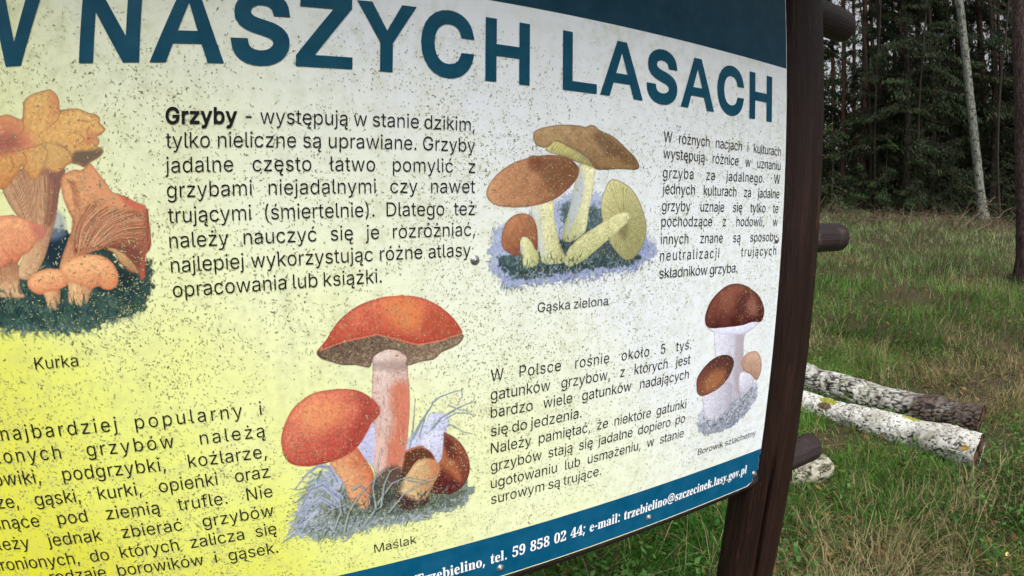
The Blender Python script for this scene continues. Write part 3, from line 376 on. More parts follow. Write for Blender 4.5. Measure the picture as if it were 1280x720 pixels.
def glyph(face, ch, bold=0.0):
    k = (face, ch, bold)
    if k not in _cache:
        parts = GLYPHS[face][ch].split('|')
        cs = []
        for s in parts[1:]:
            q = np.array([int(t) for t in s.split()], float).reshape(-1, 2)
            cs.append(offset_poly(q, bold) if bold else q)
        P, F = fill(cs) if cs else (np.zeros((0, 2)), np.zeros((0, 3), int))
        _cache[k] = (int(parts[0]) + (bold * 1.2 if cs else 0), P, F)
    return _cache[k]

def set_line(name, text, u0, u1, v, cap, hs, track, mat, face='sans', nbold=0, bold=-3.5, off=0.9, vend=None, bold_amt=24):
    """one printed line, fitted between u0 and u1 (mm) by its word gaps; hs None = fitted by letter width"""
    full = 509.0 if face == 'sans' else 480.0
    k = cap / full
    items = []; x = 0.0; gaps = 0
    for i, ch in enumerate(text):
        if ch == ' ':
            items.append(None); gaps += 1; continue
        a, P, F = glyph(face, ch, bold_amt if i < nbold else bold)
        items.append((a, P, F)); x += a + track * 1000
    x -= track * 1000
    first = next(t for t in items if t); last = [t for t in items if t][-1]
    lb = first[1][:, 0].min(); rb = last[0] - last[1][:, 0].max()
    width = u1 - u0
    if hs is None:
        gap = 150.0 if name != 'contact_line' else 235.0; hs = width / (k * (x + gap * gaps - lb - rb))
    else:
        gap = (width / (k * hs) - (x - lb - rb)) / gaps if gaps else 0
    V = []; F = []; pen = -lb; n = 0
    for t in items:
        if t is None: pen += gap - track * 1000 * 0; continue
        a, P, Fa = t
        X = u0 + (P[:, 0] + pen) * k * hs
        f = (X - u0) / max(width, 1e-6)
        Y = v + (0 if vend is None else (vend - v) * f) + P[:, 1] * k
        V += [V3((xx, yy), off) for xx, yy in zip(X, Y)]
        F += [tuple(int(q) + n for q in tri) for tri in Fa]
        n += len(P); pen += a + track * 1000
    return child(mesh(name, V, F, mat), panel)

# title letters, drawn on a cap height of 1
CAPS = {
 'H': (0.78, [[(0, 0), (.19, 0), (.19, .41), (.59, .41), (.59, 0), (.78, 0), (.78, 1), (.59, 1), (.59, .595), (.19, .595), (.19, 1), (0, 1)]]),
 'N': (0.78, [[(0, 0), (.185, 0), (.185, .66), (.57, 0), (.78, 0), (.78, 1), (.595, 1), (.595, .345), (.2, 1), (0, 1)]]),
 'A': (0.95, [[(0, 0), (.205, 0), (.29, .25), (.655, .25), (.74, 0), (.95, 0), (.58, 1), (.37, 1)], [(.345, .42), (.475, .80), (.60, .42)]]),
 'Z': (0.78, [[(0, 0), (.78, 0), (.78, .165), (.255, .165), (.76, .86), (.76, 1), (.04, 1), (.04, .835), (.50, .835), (0, .15)]]),
 'Y': (0.90, [[(.355, 0), (.545, 0), (.545, .42), (.90, 1), (.675, 1), (.455, .60), (.225, 1), (0, 1), (.355, .42)]]),
 'L': (0.68, [[(0, 0), (.68, 0), (.68, .165), (.19, .165), (.19, 1), (0, 1)]]),
 'W': (1.30, [[(.235, 0), (.44, 0), (.65, .735), (.86, 0), (1.065, 0), (1.30, 1), (1.095, 1), (.955, .31), (.755, 1), (.545, 1), (.345, .31), (.205, 1), (0, 1)]]),
}
def title_letter(ch, pl, pr, v, cap):
    """letter between the board columns of pixels pl and pr"""
    u0, u1 = B([pl])[0][0], B([pr])[0][0]
    if ch in CAPS:
        w, cs = CAPS[ch]
        if len(cs) == 2: cs = [cs[0], cs[1]]
        V, F = fill([cs[0]] + [c if area(c) < 0 else c[::-1] for c in cs[1:]])
        V = V / [w, 1]
    else:
        a, V, F = glyph('sans', ch, 30)
        mn, mx = V.min(0), V.max(0)
        V = (V - mn) / (mx - mn)
        V[:, 1] = V[:, 1] * 1.04 - 0.02
    P = [V3((u0 + x * (u1 - u0), v + y * cap), 0.9) for x, y in V]
    return child(mesh('title_letter', P, [tuple(int(q) for q in f) for f in F], M_title), panel)
def area(c): return sum(c[i][0] * c[(i + 1) % len(c)][1] - c[(i + 1) % len(c)][0] * c[i][1] for i in range(len(c))) / 2
TV, TCAP = 134.2, 74.8
wl = B([(54, -3)])[0][0]
for ch, pl, pr in [('N', (98.8, 78), (174, 77.5)), ('A', (186.9, 78), (280, 79.3)), ('S', (287.9, 50), (362, 50)),
                   ('Z', (369.6, 83), (440.2, 87.3)), ('Y', (446.2, 2), (520.6, 11)), ('C', (526, 55), (592.8, 55)),
                   ('H', (606.2, 100), (661.6, 106)), ('L', (703, 111), (745.5, 116)), ('A', (749.6, 117), (803, 124.5)),
                   ('S', (807.6, 104), (846.3, 106)), ('A', (850.4, 132), (892, 139.6)), ('C', (896.3, 115), (929.6, 125)),
                   ('H', (936.3, 148), (964.2, 153))]:
    title_letter(ch, pl, pr, TV, TCAP)
# the W runs out of the picture on the left
V, F = fill(CAPS['W'][1]); V = V * TCAP
P = [V3((wl - 1.30 * TCAP + x, TV + y), 0.9) for x, y in V]
child(mesh('title_letter', P, [tuple(int(q) for q in f) for f in F], M_title), panel)

def line(text, l, r, base, cap, hs, track=0.0, nbold=0, name='text_line', u0=None, u1=None):
    """l, r: pixels at the left and right end; base: pixels on the baseline"""
    a = B([l])[0][0] if u0 is None else u0
    b = B([r])[0][0] if u1 is None else u1
    vs = B(base)[:, 1]; us = B(base)[:, 0]
    v = float(vs.mean())
    if len(base) > 1 and us.max() - us.min() > 60:
        m = np.polyfit(us, vs, 1); v0, v1 = float(np.polyval(m, a)), float(np.polyval(m, b))
    else: v0 = v1 = v
    return set_line(name, text, a, b, v0, cap, hs, track, M_ink, nbold=nbold, vend=v1)
CP, HS = 15.1, 0.925
AL, AR = -54.0, 271.6
A = [("Grzyby - występują w stanie dzikim,", [(230, 154.2), (586.7, 163.7)], 0.0, AL, 271.0, 6),
     ("tylko nieliczne są uprawiane. Grzyby", [(210, 185), (560, 188.7)], 0.0, AL, AR, 0),
     ("jadalne często łatwo pomylić z", [(215, 215.8), (593, 216.2)], 0.01, AL - 1, AR, 0),
     ("grzybami niejadalnymi czy nawet", [(225, 246.8), (593, 241)], 0.008, AL, AR, 0),
     ("trującymi (śmiertelnie). Dlatego też", [(220, 278.5), (592.4, 268.6)], 0.0, AL, AR, 0),
     ("należy nauczyć się je rozróżniać,", [(214, 310), (559.4, 295.4)], 0.004, AL, AR, 0),
     ("najlepiej wykorzystując różne atlasy", [(215, 340.7), (553.5, 321.6)], 0.0, AL, B([(588, 318)])[0][0], 0),
     ("opracowania lub książki.", [(246.6, 369.3), (470.9, 353.3)], 0.0, AL, B([(477, 353)])[0][0], 0)]
for t, base, tr, a, b, nb in A: line(t, None, None, base, CP, HS if b > 200 else None, tr, nb, u0=a, u1=b)
Bu0, Bu1 = 558.2, 829.5
Bl = [("W różnych nacjach i kulturach", [(835, 177.5), (975.8, 195.3)], -0.012, Bu1),
      ("występują różnice w uznaniu", [(835, 198.3), (975, 212.8)], 0.0, Bu1),
      ("grzyba za jadalnego. W", [(838, 222.5), (975, 229.7)], 0.04, Bu1),
      ("jednych kulturach za jadalne", [(833, 242.2), (973.3, 247.8)], -0.004, Bu1),
      ("grzyby uznaje się tylko te", [(836.7, 263.7), (972, 265.8)], 0.0, Bu1 - 1),
      ("pochodzące z hodowli, w", [(830, 283), (971.3, 282.5)], 0.014, Bu1 - 1),
      ("innych znane są sposoby", [(827, 305.3), (965, 301.3)], 0.014, Bu1 - 0.5),
      ("neutralizacji trujących", [(826, 325.8), (969.5, 318.3)], 0.085, Bu1 - 0.5),
      ("składników grzyba.", [(830, 347.5), (915, 340.5)], -0.02, B([(921, 340)])[0][0])]
for t, base, tr, b in Bl: line(t, None, None, base, CP, HS * 0.94 if b > 800 else None, tr, u0=Bu0, u1=b)
Cu0, Cu1 = 292.2, 631.8
Cl = [("W Polsce rośnie około 5 tyś.", [(617.6, 475.8), (859.9, 436.4)], 0.03, Cu1 + 1),
      ("gatunków grzybów, z których jest", [(630.6, 497.2), (862, 454.4)], 0.0, Cu1 + 1),
      ("bardzo wiele gatunków nadających", [(614.5, 522.1), (860, 472.7)], 0.0, Cu1),
      ("się do jedzenia.", [(616.7, 544.7), (722.3, 522.4)], 0.0, B([(726.6, 521.6)])[0][0]),
      ("Należy pamiętać, że niektóre gatunki", [(615, 566.7), (857.5, 509.5)], -0.004, Cu1),
      ("grzybów stają się jadalne dopiero po", [(625, 586.3), (855, 527.5)], -0.004, Cu1),
      ("ugotowaniu lub usmażeniu, w stanie", [(621.7, 608.3), (853.8, 545.8)], -0.004, Cu1),
      ("surowym są trujące.", [(616.7, 629.2), (751, 593)], 0.0, B([(751, 593)])[0][0])]
for t, base, tr, b in Cl: line(t, None, None, base, CP, HS if b > 600 else None, tr, u0=Cu0, u1=b)
Dl = [("najbardziej popularny i", (2.3, 549), [(4.6, 550.1), (113, 542), (327.4, 517.9)], 0.10, (327.4, 517.9)),
      ("lonych grzybów należą", (-1.5, 579), [(2.3, 578.7), (330.4, 545.7)], 0.085, (331.5, 545.7)),
      ("owiki, podgrzybki, koźlarze,", (-6, 607), [(11.5, 606.2), (325.8, 572.4)], 0.02, (333.5, 571.5)),
      ("ze, gąski, kurki, opieńki oraz", (-2, 635), [(17, 634.2), (337.2, 596.1)], 0.0, (337.2, 596.1)),
      ("snące pod ziemią trufle. Nie", (-7, 661), [(15, 660.5), (341, 620.4)], 0.015, (341, 620.4)),
      ("ależy jednak zbierać grzybów", (-12, 687), [(7.5, 687), (342, 644.2)], 0.012, (342.5, 644.2)),
      ("hronionych, do których zalicza się", (-8, 713), [(7.5, 712.5), (346, 666.5)], 0.0, (346, 666.5)),
      ("rodzaje borowików i gąsek.", (66, 731), [(159, 718.3), (342, 691.2)], 0.0, (348, 690))]
for t, l, base, tr, r in Dl: line(t, l, r, base, CP, HS, tr)
def caption(text, l, r, base, cap):
    return set_line('caption', text, B([l])[0][0], B([r])[0][0], float(B([base])[0][1]), cap, None, 0.0, M_ink)
caption("Kurka", (44.6, 461), (98.5, 458.7), (47, 461.6), 12.2)
caption("Maślak", (468, 690.5), (520.5, 679), (470, 690.3), 12.2)
caption("Gąska zielona", (671.7, 389), (759.3, 381.9), (700, 387.2), 12.2)
caption("Borowik szlachetny", (871.8, 568.7), (944, 545), (872, 568.7), 11.2)
set_line('contact_line', "Trzebielino, tel. 59 858 02 44; e-mail: trzebielino@szczecinek.lasy.gov.pl",
         B([(519, 730)])[0][0], B([(932.3, 590.6)])[0][0], -487.6, 17.2, None, 0.0, M_white_ink, face='serif', bold=4, vend=-483.2)

# ---- screws with washers
def screw(px, py):
    c = on_board(px, py)
    prof = [(0.1, 3.2), (1.4, 3.15), (1.5, 2.3), (2.2, 2.6), (3.3, 2.1), (3.9, 1.2), (4.2, 1.0), (5.6, 0.75), (5.8, 0.0)]
    V = []; F = []; n = 18
    for i, (r, h) in enumerate(prof):
        for k in range(n):
            a = 2 * math.pi * k / n
            V.append(V3((c[0] + r * math.cos(a), c[1] + r * math.sin(a)), h + 0.1))
    for i in range(len(prof) - 1):
        for k in range(n): F.append((i * n + k, i * n + (k + 1) % n, (i + 1) * n + (k + 1) % n, (i + 1) * n + k))
    F.append(tuple(range(n)))
    return child(mesh('screw', V, F, M_screw, smooth=True), panel)
for p in [(593.5, 325), (970.8, 300), (625.5, 710), (811, 647), (942, 592)]: screw(*p)

# ---- posts, rails
def round_post(cx, cy, r, z0, z1, crack_az=None, seed=0):
    rg = np.random.default_rng(seed)
    n = 144; m = 90
    V = []
    angs = np.linspace(0, 2 * math.pi, n, endpoint=False)
    ph = rg.uniform(0, 6.28, 8)
    for j in range(m):
        z = z0 + (z1 - z0) * j / (m - 1)
        for a in angs:
            rr = r * (1 + 0.010 * math.sin(3 * a + ph[0] + z * 1.1) + 0.008 * math.sin(5 * a + ph[1]) + 0.006 * math.sin(2 * z * 3 + ph[2] + 2 * a))
            if crack_az is not None:
                ca = crack_az + 0.05 * math.sin(z * 4.3) + 0.02 * math.sin(z * 19)
                da = (a - ca + math.pi) % (2 * math.pi) - math.pi
                k = max(0, 1 - abs(da) / 0.085)
                depth = 0.022 * min(1, max(0, (1.10 - z) / 0.12))
                rr -= depth * k
                if da > 0 and da < 1.2: rr -= 0.0035 * min(1, max(0, (1.25 - z) / 0.3)) * (1 - da / 1.2)
            V.append((cx + rr * math.cos(a), cy + rr * math.sin(a), z))
    F = []
    for j in range(m - 1):
        for k in range(n):
            F.append((j * n + k, j * n + (k + 1) % n, (j + 1) * n + (k + 1) % n, (j + 1) * n + k))
    F.append(tuple(range((m - 1) * n, m * n))); F.append(tuple(range(n - 1, -1, -1)))
    return child(mesh('post', V, F, M_post, smooth=True), board)
PX, PY, PR = 0.951, 0.666, 0.0612
RY = 0.668
crack = math.atan2(-math.cos(math.radians(55)), -math.sin(math.radians(55))) + 0.40
round_post(PX, PY, PR, -0.3, 2.35, crack, 3)
round_post(-1.07, PY, PR, -0.3, 2.35, None, 5)
def rail(z, r, x1, seed):
    rg = np.random.default_rng(seed)
    path = []; rad = []
    for i in range(40):
        t = i / 39
        path.append((-1.20 + (x1 + 1.20) * t, RY + 0.002 * math.sin(t * 7 + seed), z + 0.003 * math.sin(t * 9 + seed * 2)))
        rad.append(r * (1 + 0.01 * rg.normal()))
    # rounded sawn end
    e = path[-1]
    path += [(e[0] + 0.006, e[1], e[2]), (e[0] + 0.011, e[1], e[2]), (e[0] + 0.013, e[1], e[2])]
    rad += [r * 0.97, r * 0.86, r * 0.72]
    V, F = tube(path, rad, 28)
    o = child(mesh('rail', V, F, M_rail, smooth=True), board)
    return o
RX = RY * math.tan(azel(1046, 296)[0])
def rail_z(px, py):
    a, e = azel(px, py); return EYE + math.tan(e) * RY / math.cos(a)
rail(rail_z(1062, 35), 0.036, RX, 1)
rail(rail_z(1055, 297), 0.030, RX, 2)
rail(rail_z(1026, 553), 0.033, RX - 0.02, 3)
for zb in (EYE + 0.395, EYE - 0.062, EYE - 0.492):
    V = [(x, y, z) for x in (-0.93, 0.80) for y in (0.6035, 0.645) for z in (zb - 0.03, zb + 0.03)]
    child(mesh('batten', V, [(0, 1, 3, 2), (4, 6, 7, 5), (0, 4, 5, 1), (2, 3, 7, 6), (0, 2, 6, 4), (1, 5, 7, 3)], M_rail), board)
# unseen plank roof, added above the view to darken the board's top
RZ = 2.16
for i in range(8):
    y0 = 0.27 + i * 0.105; z0 = RZ
    up = i < 5
    z0 = RZ + 0.055 * (i if up else 9 - i)
    z1 = RZ + 0.055 * ((i + 1) if up else 8 - i)
    x0, x1 = -1.30, 1.16
    V = [(x, y, z + h) for h in (0, 0.02) for (x, y, z) in ((x0, y0 + 0.003, z0), (x1, y0 + 0.003, z0), (x1, y0 + 0.103, z1), (x0, y0 + 0.103, z1))]
    F = [(3, 2, 1, 0), (4, 5, 6, 7), (0, 1, 5, 4), (1, 2, 6, 5), (2, 3, 7, 6), (3, 0, 4, 7)]
    child(mesh('added_shade_plank', V, F, M_rail), board)

# ================================================================== PRINTED MUSHROOM PICTURES (flat painted sheets on the board)
def vnoise(P, scale, seed=0, octaves=3):
    out = np.zeros(len(P)); amp = 1.0; tot = 0
    for o in range(octaves):
        Q = P / scale * (2 ** o) + 17.3 * o + seed * 3.7
        i = np.floor(Q).astype(np.int64); f = Q - i; f = f * f * (3 - 2 * f)
        def h(a, b):
            x = (a * 374761393 + b * 668265263 + seed * 1442695041) & 0xffffffff
            x = ((x ^ (x >> 13)) * 1274126177) & 0xffffffff
            return ((x ^ (x >> 16)) & 0xffff) / 65535.0
        a = h(i[:, 0], i[:, 1]); b = h(i[:, 0] + 1, i[:, 1]); c = h(i[:, 0], i[:, 1] + 1); d = h(i[:, 0] + 1, i[:, 1] + 1)
        out += amp * (a * (1 - f[:, 0]) * (1 - f[:, 1]) + b * f[:, 0] * (1 - f[:, 1]) + c * (1 - f[:, 0]) * f[:, 1] + d * f[:, 0] * f[:, 1])
        tot += amp; amp *= 0.5
    return out / tot

def smooth_poly(p, k=4):
    p = np.array(p, float); n = len(p); out = []
    for i in range(n):
        p0, p1, p2, p3 = p[i - 1], p[i], p[(i + 1) % n], p[(i + 2) % n]
        for j in range(k):
            t = j / k
            out.append(0.5 * ((2 * p1) + (-p0 + p2) * t + (2 * p0 - 5 * p1 + 4 * p2 - p3) * t * t + (-p0 + 3 * p1 - 3 * p2 + p3) * t ** 3))
    return np.array(out)

def seg_dist(P, a, b, want_t=False):
    ab = b - a; L = ab @ ab + 1e-12
    t = np.clip(((P - a) @ ab) / L, 0, 1)
    d = np.linalg.norm(P - (a + t[:, None] * ab), axis=1)
    return (d, t) if want_t else d

class Sheet:
    """paints colours onto a fine grid of board points (mm)"""
    def __init__(self, u0, u1, v0, v1, step=1.0):
        self.nu = int((u1 - u0) / step) + 1; self.nv = int((v1 - v0) / step) + 1
        U, V = np.meshgrid(u0 + step * np.arange(self.nu), v0 + step * np.arange(self.nv))
        self.P = np.stack([U.ravel(), V.ravel()], 1); self.step = step
        self.c = np.ones((len(self.P), 3)) * 0.8; self.a = np.zeros(len(self.P))
    def near(self, pts, m):
        lo = pts.min(0) - m; hi = pts.max(0) + m
        return np.where((self.P >= lo).all(1) & (self.P <= hi).all(1))[0]
    def sd(self, poly, idx):
        P = self.P[idx]; a = poly; b = np.roll(poly, -1, 0)
        d = np.full(len(P), 1e9); ins = np.zeros(len(P), bool)
        for p, q in zip(a, b):
            d = np.minimum(d, seg_dist(P, p, q))
            c = (p[1] > P[:, 1]) != (q[1] > P[:, 1])
            if p[1] != q[1]:
                xx = p[0] + (P[:, 1] - p[1]) / (q[1] - p[1]) * (q[0] - p[0])
                ins ^= c & (P[:, 0] < xx)
        return np.where(ins, d, -d)
    def over(self, idx, col, al):
        al = np.clip(al, 0, 1)
        a0 = self.a[idx]; an = al + a0 * (1 - al)
        self.c[idx] = np.where(an[:, None] > 1e-4, (col * al[:, None] + self.c[idx] * (a0 * (1 - al))[:, None]) / np.maximum(an, 1e-4)[:, None], col)
        self.a[idx] = an
    def shape(self, px, c_lo, c_hi, light=(-0.4, 0.8), rim=0.35, rim_w=5.0, rim_col=(90, 50, 40), noise=0.10, nscale=7.0, soft=0.7, alpha=1.0,
              smooth=3, ball=0.0, fine=0.13, ragged=0.0, grad=1.0, seed=1):
        """px outline in reference pixels; colours 0..255"""
        poly = B(px)
        if smooth: poly = smooth_poly(poly, smooth)
        idx = self.near(poly, 4 + ragged); P = self.P[idx]
        sd = self.sd(poly, idx)
        if ragged: sd = sd + (vnoise(P, 3.5, seed + 5, 3) - 0.5) * 2 * ragged
        lo, hi = poly.min(0), poly.max(0); cen = (lo + hi) / 2; half = (hi - lo) / 2
        q = (P - cen) / half; L = np.array(light) / np.linalg.norm(light)
        g = 0.5 + 0.5 * (q @ L) * grad
        if ball: g = g - ball * np.clip((q ** 2).sum(1), 0, 2)
        n = vnoise(P, nscale, seed, 4) - 0.5; f = vnoise(P, 1.6, seed + 9, 2) - 0.5
        g = np.clip(g + n * noise * 4, 0, 1)[:, None]
        col = (np.array(c_lo) * (1 - g) + np.array(c_hi) * g) / 255.0
        col = col * (1 + f * fine * 2)[:, None]
        r = np.clip(1 - sd / rim_w, 0, 1)[:, None] ** 1.5 * rim
        col = col * (1 - r) + np.array(rim_col) / 255.0 * r
        self.over(idx, np.clip(col, 0, 1), alpha * np.clip(sd / soft + 0.5, 0, 1))
        return poly
    def stroke(self, px, w, col, a=1.0, w1=None, board=False, soft=0.6):
        pts = np.array(px, float) if board else B(px)
        w1 = w if w1 is None else w1
        idx = self.near(pts, max(w, w1) + 2)
        if not len(idx): return
        P = self.P[idx]; best = np.full(len(P), -1e9); m = len(pts) - 1
        for i in range(m):
            d, t = seg_dist(P, pts[i], pts[i + 1], True)
            ww = w + (w1 - w) * (i + t) / m
            best = np.maximum(best, ww / 2 - d)
        self.over(idx, np.tile(np.array(col) / 255.0, (len(P), 1)), a * np.clip(best / soft + 0.5, 0, 1))
    def darken(self, px, col, a, blur=6.0):
        """soft painted shade inside an outline"""
        poly = smooth_poly(B(px), 3); idx = self.near(poly, blur); sd = self.sd(poly, idx)
        k = (np.clip(sd / blur + 0.5, 0, 1) * a)[:, None]
        self.c[idx] = self.c[idx] * (1 - k) + np.array(col) / 255.0 * k
    def gills(self, polyline_a, polyline_b, n, w, col, a=0.6, jit=0.3, bend=0.0, seed=0):
        """fan of thin lines from points on one px line to points on the other"""
        rg = np.random.default_rng(seed)
        A_ = B(polyline_a); B_ = B(polyline_b)
        def at(L, t):
            s = np.concatenate([[0], np.cumsum(np.linalg.norm(np.diff(L, axis=0), axis=1))]); s /= s[-1]
            return np.array([np.interp(t, s, L[:, 0]), np.interp(t, s, L[:, 1])])
        for i in range(n):
            t = (i + 0.5 + rg.uniform(-jit, jit)) / n
            p, q = at(A_, t), at(B_, t)
            f0, f1 = rg.uniform(0, 0.12), rg.uniform(0.8, 1.0)
            nrm = np.array([-(q - p)[1], (q - p)[0]])
            pts = [p + (q - p) * (f0 + (f1 - f0) * s) + nrm * bend * math.sin(math.pi * s) for s in (0, .25, .5, .75, 1)]
            self.stroke(pts, w * rg.uniform(0.6, 1.1), col, a * rg.uniform(0.5, 1), board=True)
    def tufts(self, px, n, length, w, cols, a=0.8, up=(0, 1), spread=0.9, seed=0):
        """short brush strokes filling a region"""
        rg = np.random.default_rng(seed)
        poly = B(px); lo, hi = poly.min(0), poly.max(0); k = 0
        base = math.atan2(up[1], up[0])
        pts = rg.uniform(lo, hi, (n * 3, 2))
        ins = np.zeros(len(pts), bool)
        for p, q in zip(poly, np.roll(poly, -1, 0)):
            c = (p[1] > pts[:, 1]) != (q[1] > pts[:, 1])
            if p[1] != q[1]: ins ^= c & (pts[:, 0] < p[0] + (pts[:, 1] - p[1]) / (q[1] - p[1]) * (q[0] - p[0]))
        for p in pts[ins][:n]:
            an = base + rg.normal() * spread; L = length * rg.uniform(0.5, 1.2); be = rg.normal() * 0.35
            q = p + L * 0.5 * np.array([math.cos(an), math.sin(an)]); r = q + L * 0.5 * np.array([math.cos(an + be), math.sin(an + be)])
            self.stroke([p, q, r], w * rg.uniform(.6, 1.2), cols[rg.integers(len(cols))], a * rg.uniform(.5, 1), w1=0.2, board=True)
    def build(self, name, label=None):
        ok = self.a.reshape(self.nv, self.nu) > 0.02
        q = ok[:-1, :-1] | ok[1:, :-1] | ok[:-1, 1:] | ok[1:, 1:]
        jj, ii = np.where(q); b = jj * self.nu + ii
        F = np.stack([b, b + 1, b + self.nu + 1, b + self.nu], 1)
        used, inv = np.unique(F, return_inverse=True); F = inv.reshape(F.shape)
        P = self.P[used] / 1000.0
        V = np.stack([P[:, 0], np.full(len(P), S - 0.0003), EYE + P[:, 1]], 1)
        o = mesh(name, V, F, M_picture)
        set_color(o.data, 'print', np.concatenate([lin(np.clip((self.c[used] * 0.86 + self.c[used].mean(1, keepdims=True) * 0.14), 0.001, 1) ** 0.90), self.a[used][:, None]], 1))
        if label: o['label'] = label
        return child(o, panel)

nm = NM('picture_print'); gloss(nm)
at = nm.n('ShaderNodeAttribute', attribute_name='print')
nm.base(at.outputs['Color'])
tr = nm.n('ShaderNodeBsdfTransparent'); mx = nm.n('ShaderNodeMixShader')
out = nm.t.nodes['Material Output']
nm.l(at.outputs['Alpha'], mx.inputs[0]); nm.l(tr.outputs[0], mx.inputs[1]); nm.l(nm.p.outputs[0], mx.inputs[2]); nm.l(mx.outputs[0], out.inputs['Surface'])
M_picture = nm.m

# ---------------------------------------------------------------- chanterelles
s = Sheet(-268, -38, -205, 148, 1.0)
MOSS = [(28, 58, 52), (48, 82, 68), (18, 36, 40), (70, 100, 88), (36, 62, 70)]
s.shape([(-50, 360), (0, 352), (28, 325), (55, 296), (80, 285), (94, 306), (135, 308), (152, 330), (182, 322), (189, 346), (188, 366), (180, 382), (165, 392), (150, 397), (135, 402), (120, 409), (100, 414), (80, 417), (60, 413), (30, 415), (0, 411), (-50, 420)],
        (20, 40, 44), (52, 82, 70), light=(0.2, -1), rim=0.0, noise=0.3, nscale=9, ragged=7, soft=3, seed=3)
s.darken([(60, 300), (82, 292), (90, 312), (75, 335), (60, 330)], (20, 38, 58), 0.7)
s.darken([(128, 322), (150, 335), (182, 350), (170, 372), (140, 372), (120, 362)], (16, 26, 34), 0.6)
s.tufts([(-50, 372), (30, 372), (80, 382), (120, 376), (160, 360), (188, 345), (186, 370), (165, 390), (135, 402), (100, 412), (40, 412), (-50, 416)], 620, 13, 1.8, MOSS, 0.85, up=(0.2, 1), spread=1.0, seed=4)
s.tufts([(-50, 404), (60, 406), (120, 402), (180, 380), (186, 386), (165, 396), (120, 412), (60, 418), (-50, 420)], 150, 9, 1.6, [(90, 118, 110), (120, 140, 140), (60, 84, 80)], 0.7, up=(0.1, -1), spread=0.9, seed=5)
s.shape([(60, 276), (70, 262), (80, 272), (82, 292), (70, 300), (60, 298)], (120, 130, 165), (170, 180, 200), alpha=0.5, rim=0, soft=5)
# tall stem with its fan of gills
s.shape([(2, 234), (16, 262), (30, 278), (40, 292), (36, 308), (27, 325), (22, 345), (34, 350), (46, 340), (56, 322), (63, 298), (70, 270), (74, 240), (80, 206), (40, 206), (10, 222)],
        (158, 108, 78), (206, 158, 112), light=(-0.7, -0.5), rim=0.4, rim_col=(110, 66, 52), noise=0.10, seed=6)
s.darken([(60, 212), (80, 208), (74, 240), (68, 275), (62, 268), (66, 240)], (122, 80, 78), 0.75)
s.gills([(8, 226), (26, 214), (44, 218), (62, 212), (78, 210)], [(38, 292), (44, 296), (48, 298), (54, 296), (62, 290)], 30, 1.1, (118, 70, 52), 0.75, bend=0.02, seed=7)
s.gills([(12, 228), (26, 216), (44, 222), (60, 214)], [(38, 286), (44, 290), (48, 292), (54, 290)], 22, 0.9, (232, 186, 134), 0.6, bend=0.02, seed=8)
s.darken([(30, 305), (42, 300), (34, 325), (26, 345), (22, 340)], (216, 178, 128), 0.6)
# frilled cap
s.shape([(-50, 168), (-30, 150), (0, 145), (10, 143), (22, 148), (29, 148), (29, 130), (35, 121), (45, 116), (56, 113), (63, 112), (70, 118), (74, 127), (75, 138), (86, 136), (98, 136), (110, 141), (122, 144), (125, 150), (124, 153), (130, 159), (131, 163), (126, 168), (121, 171), (124, 178), (121, 184), (126, 184), (129, 190), (123, 197), (114, 202), (106, 209), (99, 206), (90, 204), (84, 206), (78, 212), (72, 216), (62, 214), (55, 209), (50, 218), (45, 225), (37, 222), (30, 212), (27, 206), (24, 215), (18, 222), (13, 228), (8, 235), (-4, 236), (-50, 240)],
        (200, 128, 66), (232, 178, 96), light=(0.5, 0.6), rim=0.5, rim_w=4, rim_col=(132, 70, 50), noise=0.16, nscale=16, seed=9, smooth=2)
s.darken([(-50, 165), (-4, 147), (22, 150), (32, 160), (42, 176), (38, 186), (10, 192), (-50, 200)], (206, 112, 84), 0.75, 9)
s.darken([(-50, 172), (0, 166), (22, 172), (24, 184), (4, 190), (-50, 192)], (134, 66, 66), 0.7, 12)
s.darken([(46, 184), (72, 176), (96, 190), (90, 202), (60, 208), (40, 204)], (190, 162, 96), 0.4, 10)
s.darken([(93, 190), (112, 188), (127, 186), (128, 191), (122, 197), (113, 202), (106, 208), (98, 204), (90, 203)], (98, 82, 66), 0.95, 3)
s.darken([(60, 118), (72, 120), (74, 134), (66, 146)], (214, 116, 80), 0.5, 5)
s.darken([(108, 168), (118, 164), (124, 172), (116, 180), (106, 178)], (196, 98, 70), 0.6, 4)
for p in ([(-50, 196), (0, 191), (18, 189), (40, 184), (60, 178), (80, 184), (94, 196)], [(52, 180), (60, 190), (56, 204)], [(70, 178), (84, 186), (90, 198)], [(76, 138), (72, 150), (62, 158)],
          [(28, 148), (30, 160), (26, 168)], [(112, 158), (108, 166), (110, 172)], [(98, 150), (110, 152), (120, 150)], [(100, 168), (106, 174), (100, 180)], [(30, 190), (34, 202), (30, 210)], [(14, 196), (18, 206), (12, 216)]):
    s.stroke(p, 1.6, (150, 90, 58), 0.55, w1=0.8)
# right fan
s.shape([(76, 228), (80, 218), (92, 212), (101, 213), (108, 208), (113, 204), (121, 214), (132, 228), (140, 240), (150, 243), (160, 247), (170, 253), (181, 257), (184, 264), (187, 282), (189, 302), (187, 312), (182, 318), (181, 335), (181, 346), (176, 349), (173, 340), (166, 341), (158, 336), (150, 328), (143, 316), (134, 311), (124, 312), (110, 317), (96, 323), (84, 334), (74, 346), (76, 326), (86, 298), (92, 280), (88, 268), (80, 250)],
        (150, 84, 58), (224, 156, 98), light=(-0.5, 0.5), rim=0.5, rim_w=4, rim_col=(150, 64, 50), noise=0.12, nscale=12, seed=12, smooth=2)
s.darken([(113, 206), (122, 216), (134, 230), (150, 244), (184, 260), (168, 262), (140, 258), (122, 248), (108, 236)], (226, 146, 100), 0.7, 6)
s.darken([(150, 244), (168, 252), (182, 259), (180, 266), (160, 258)], (202, 82, 62), 0.8, 4)
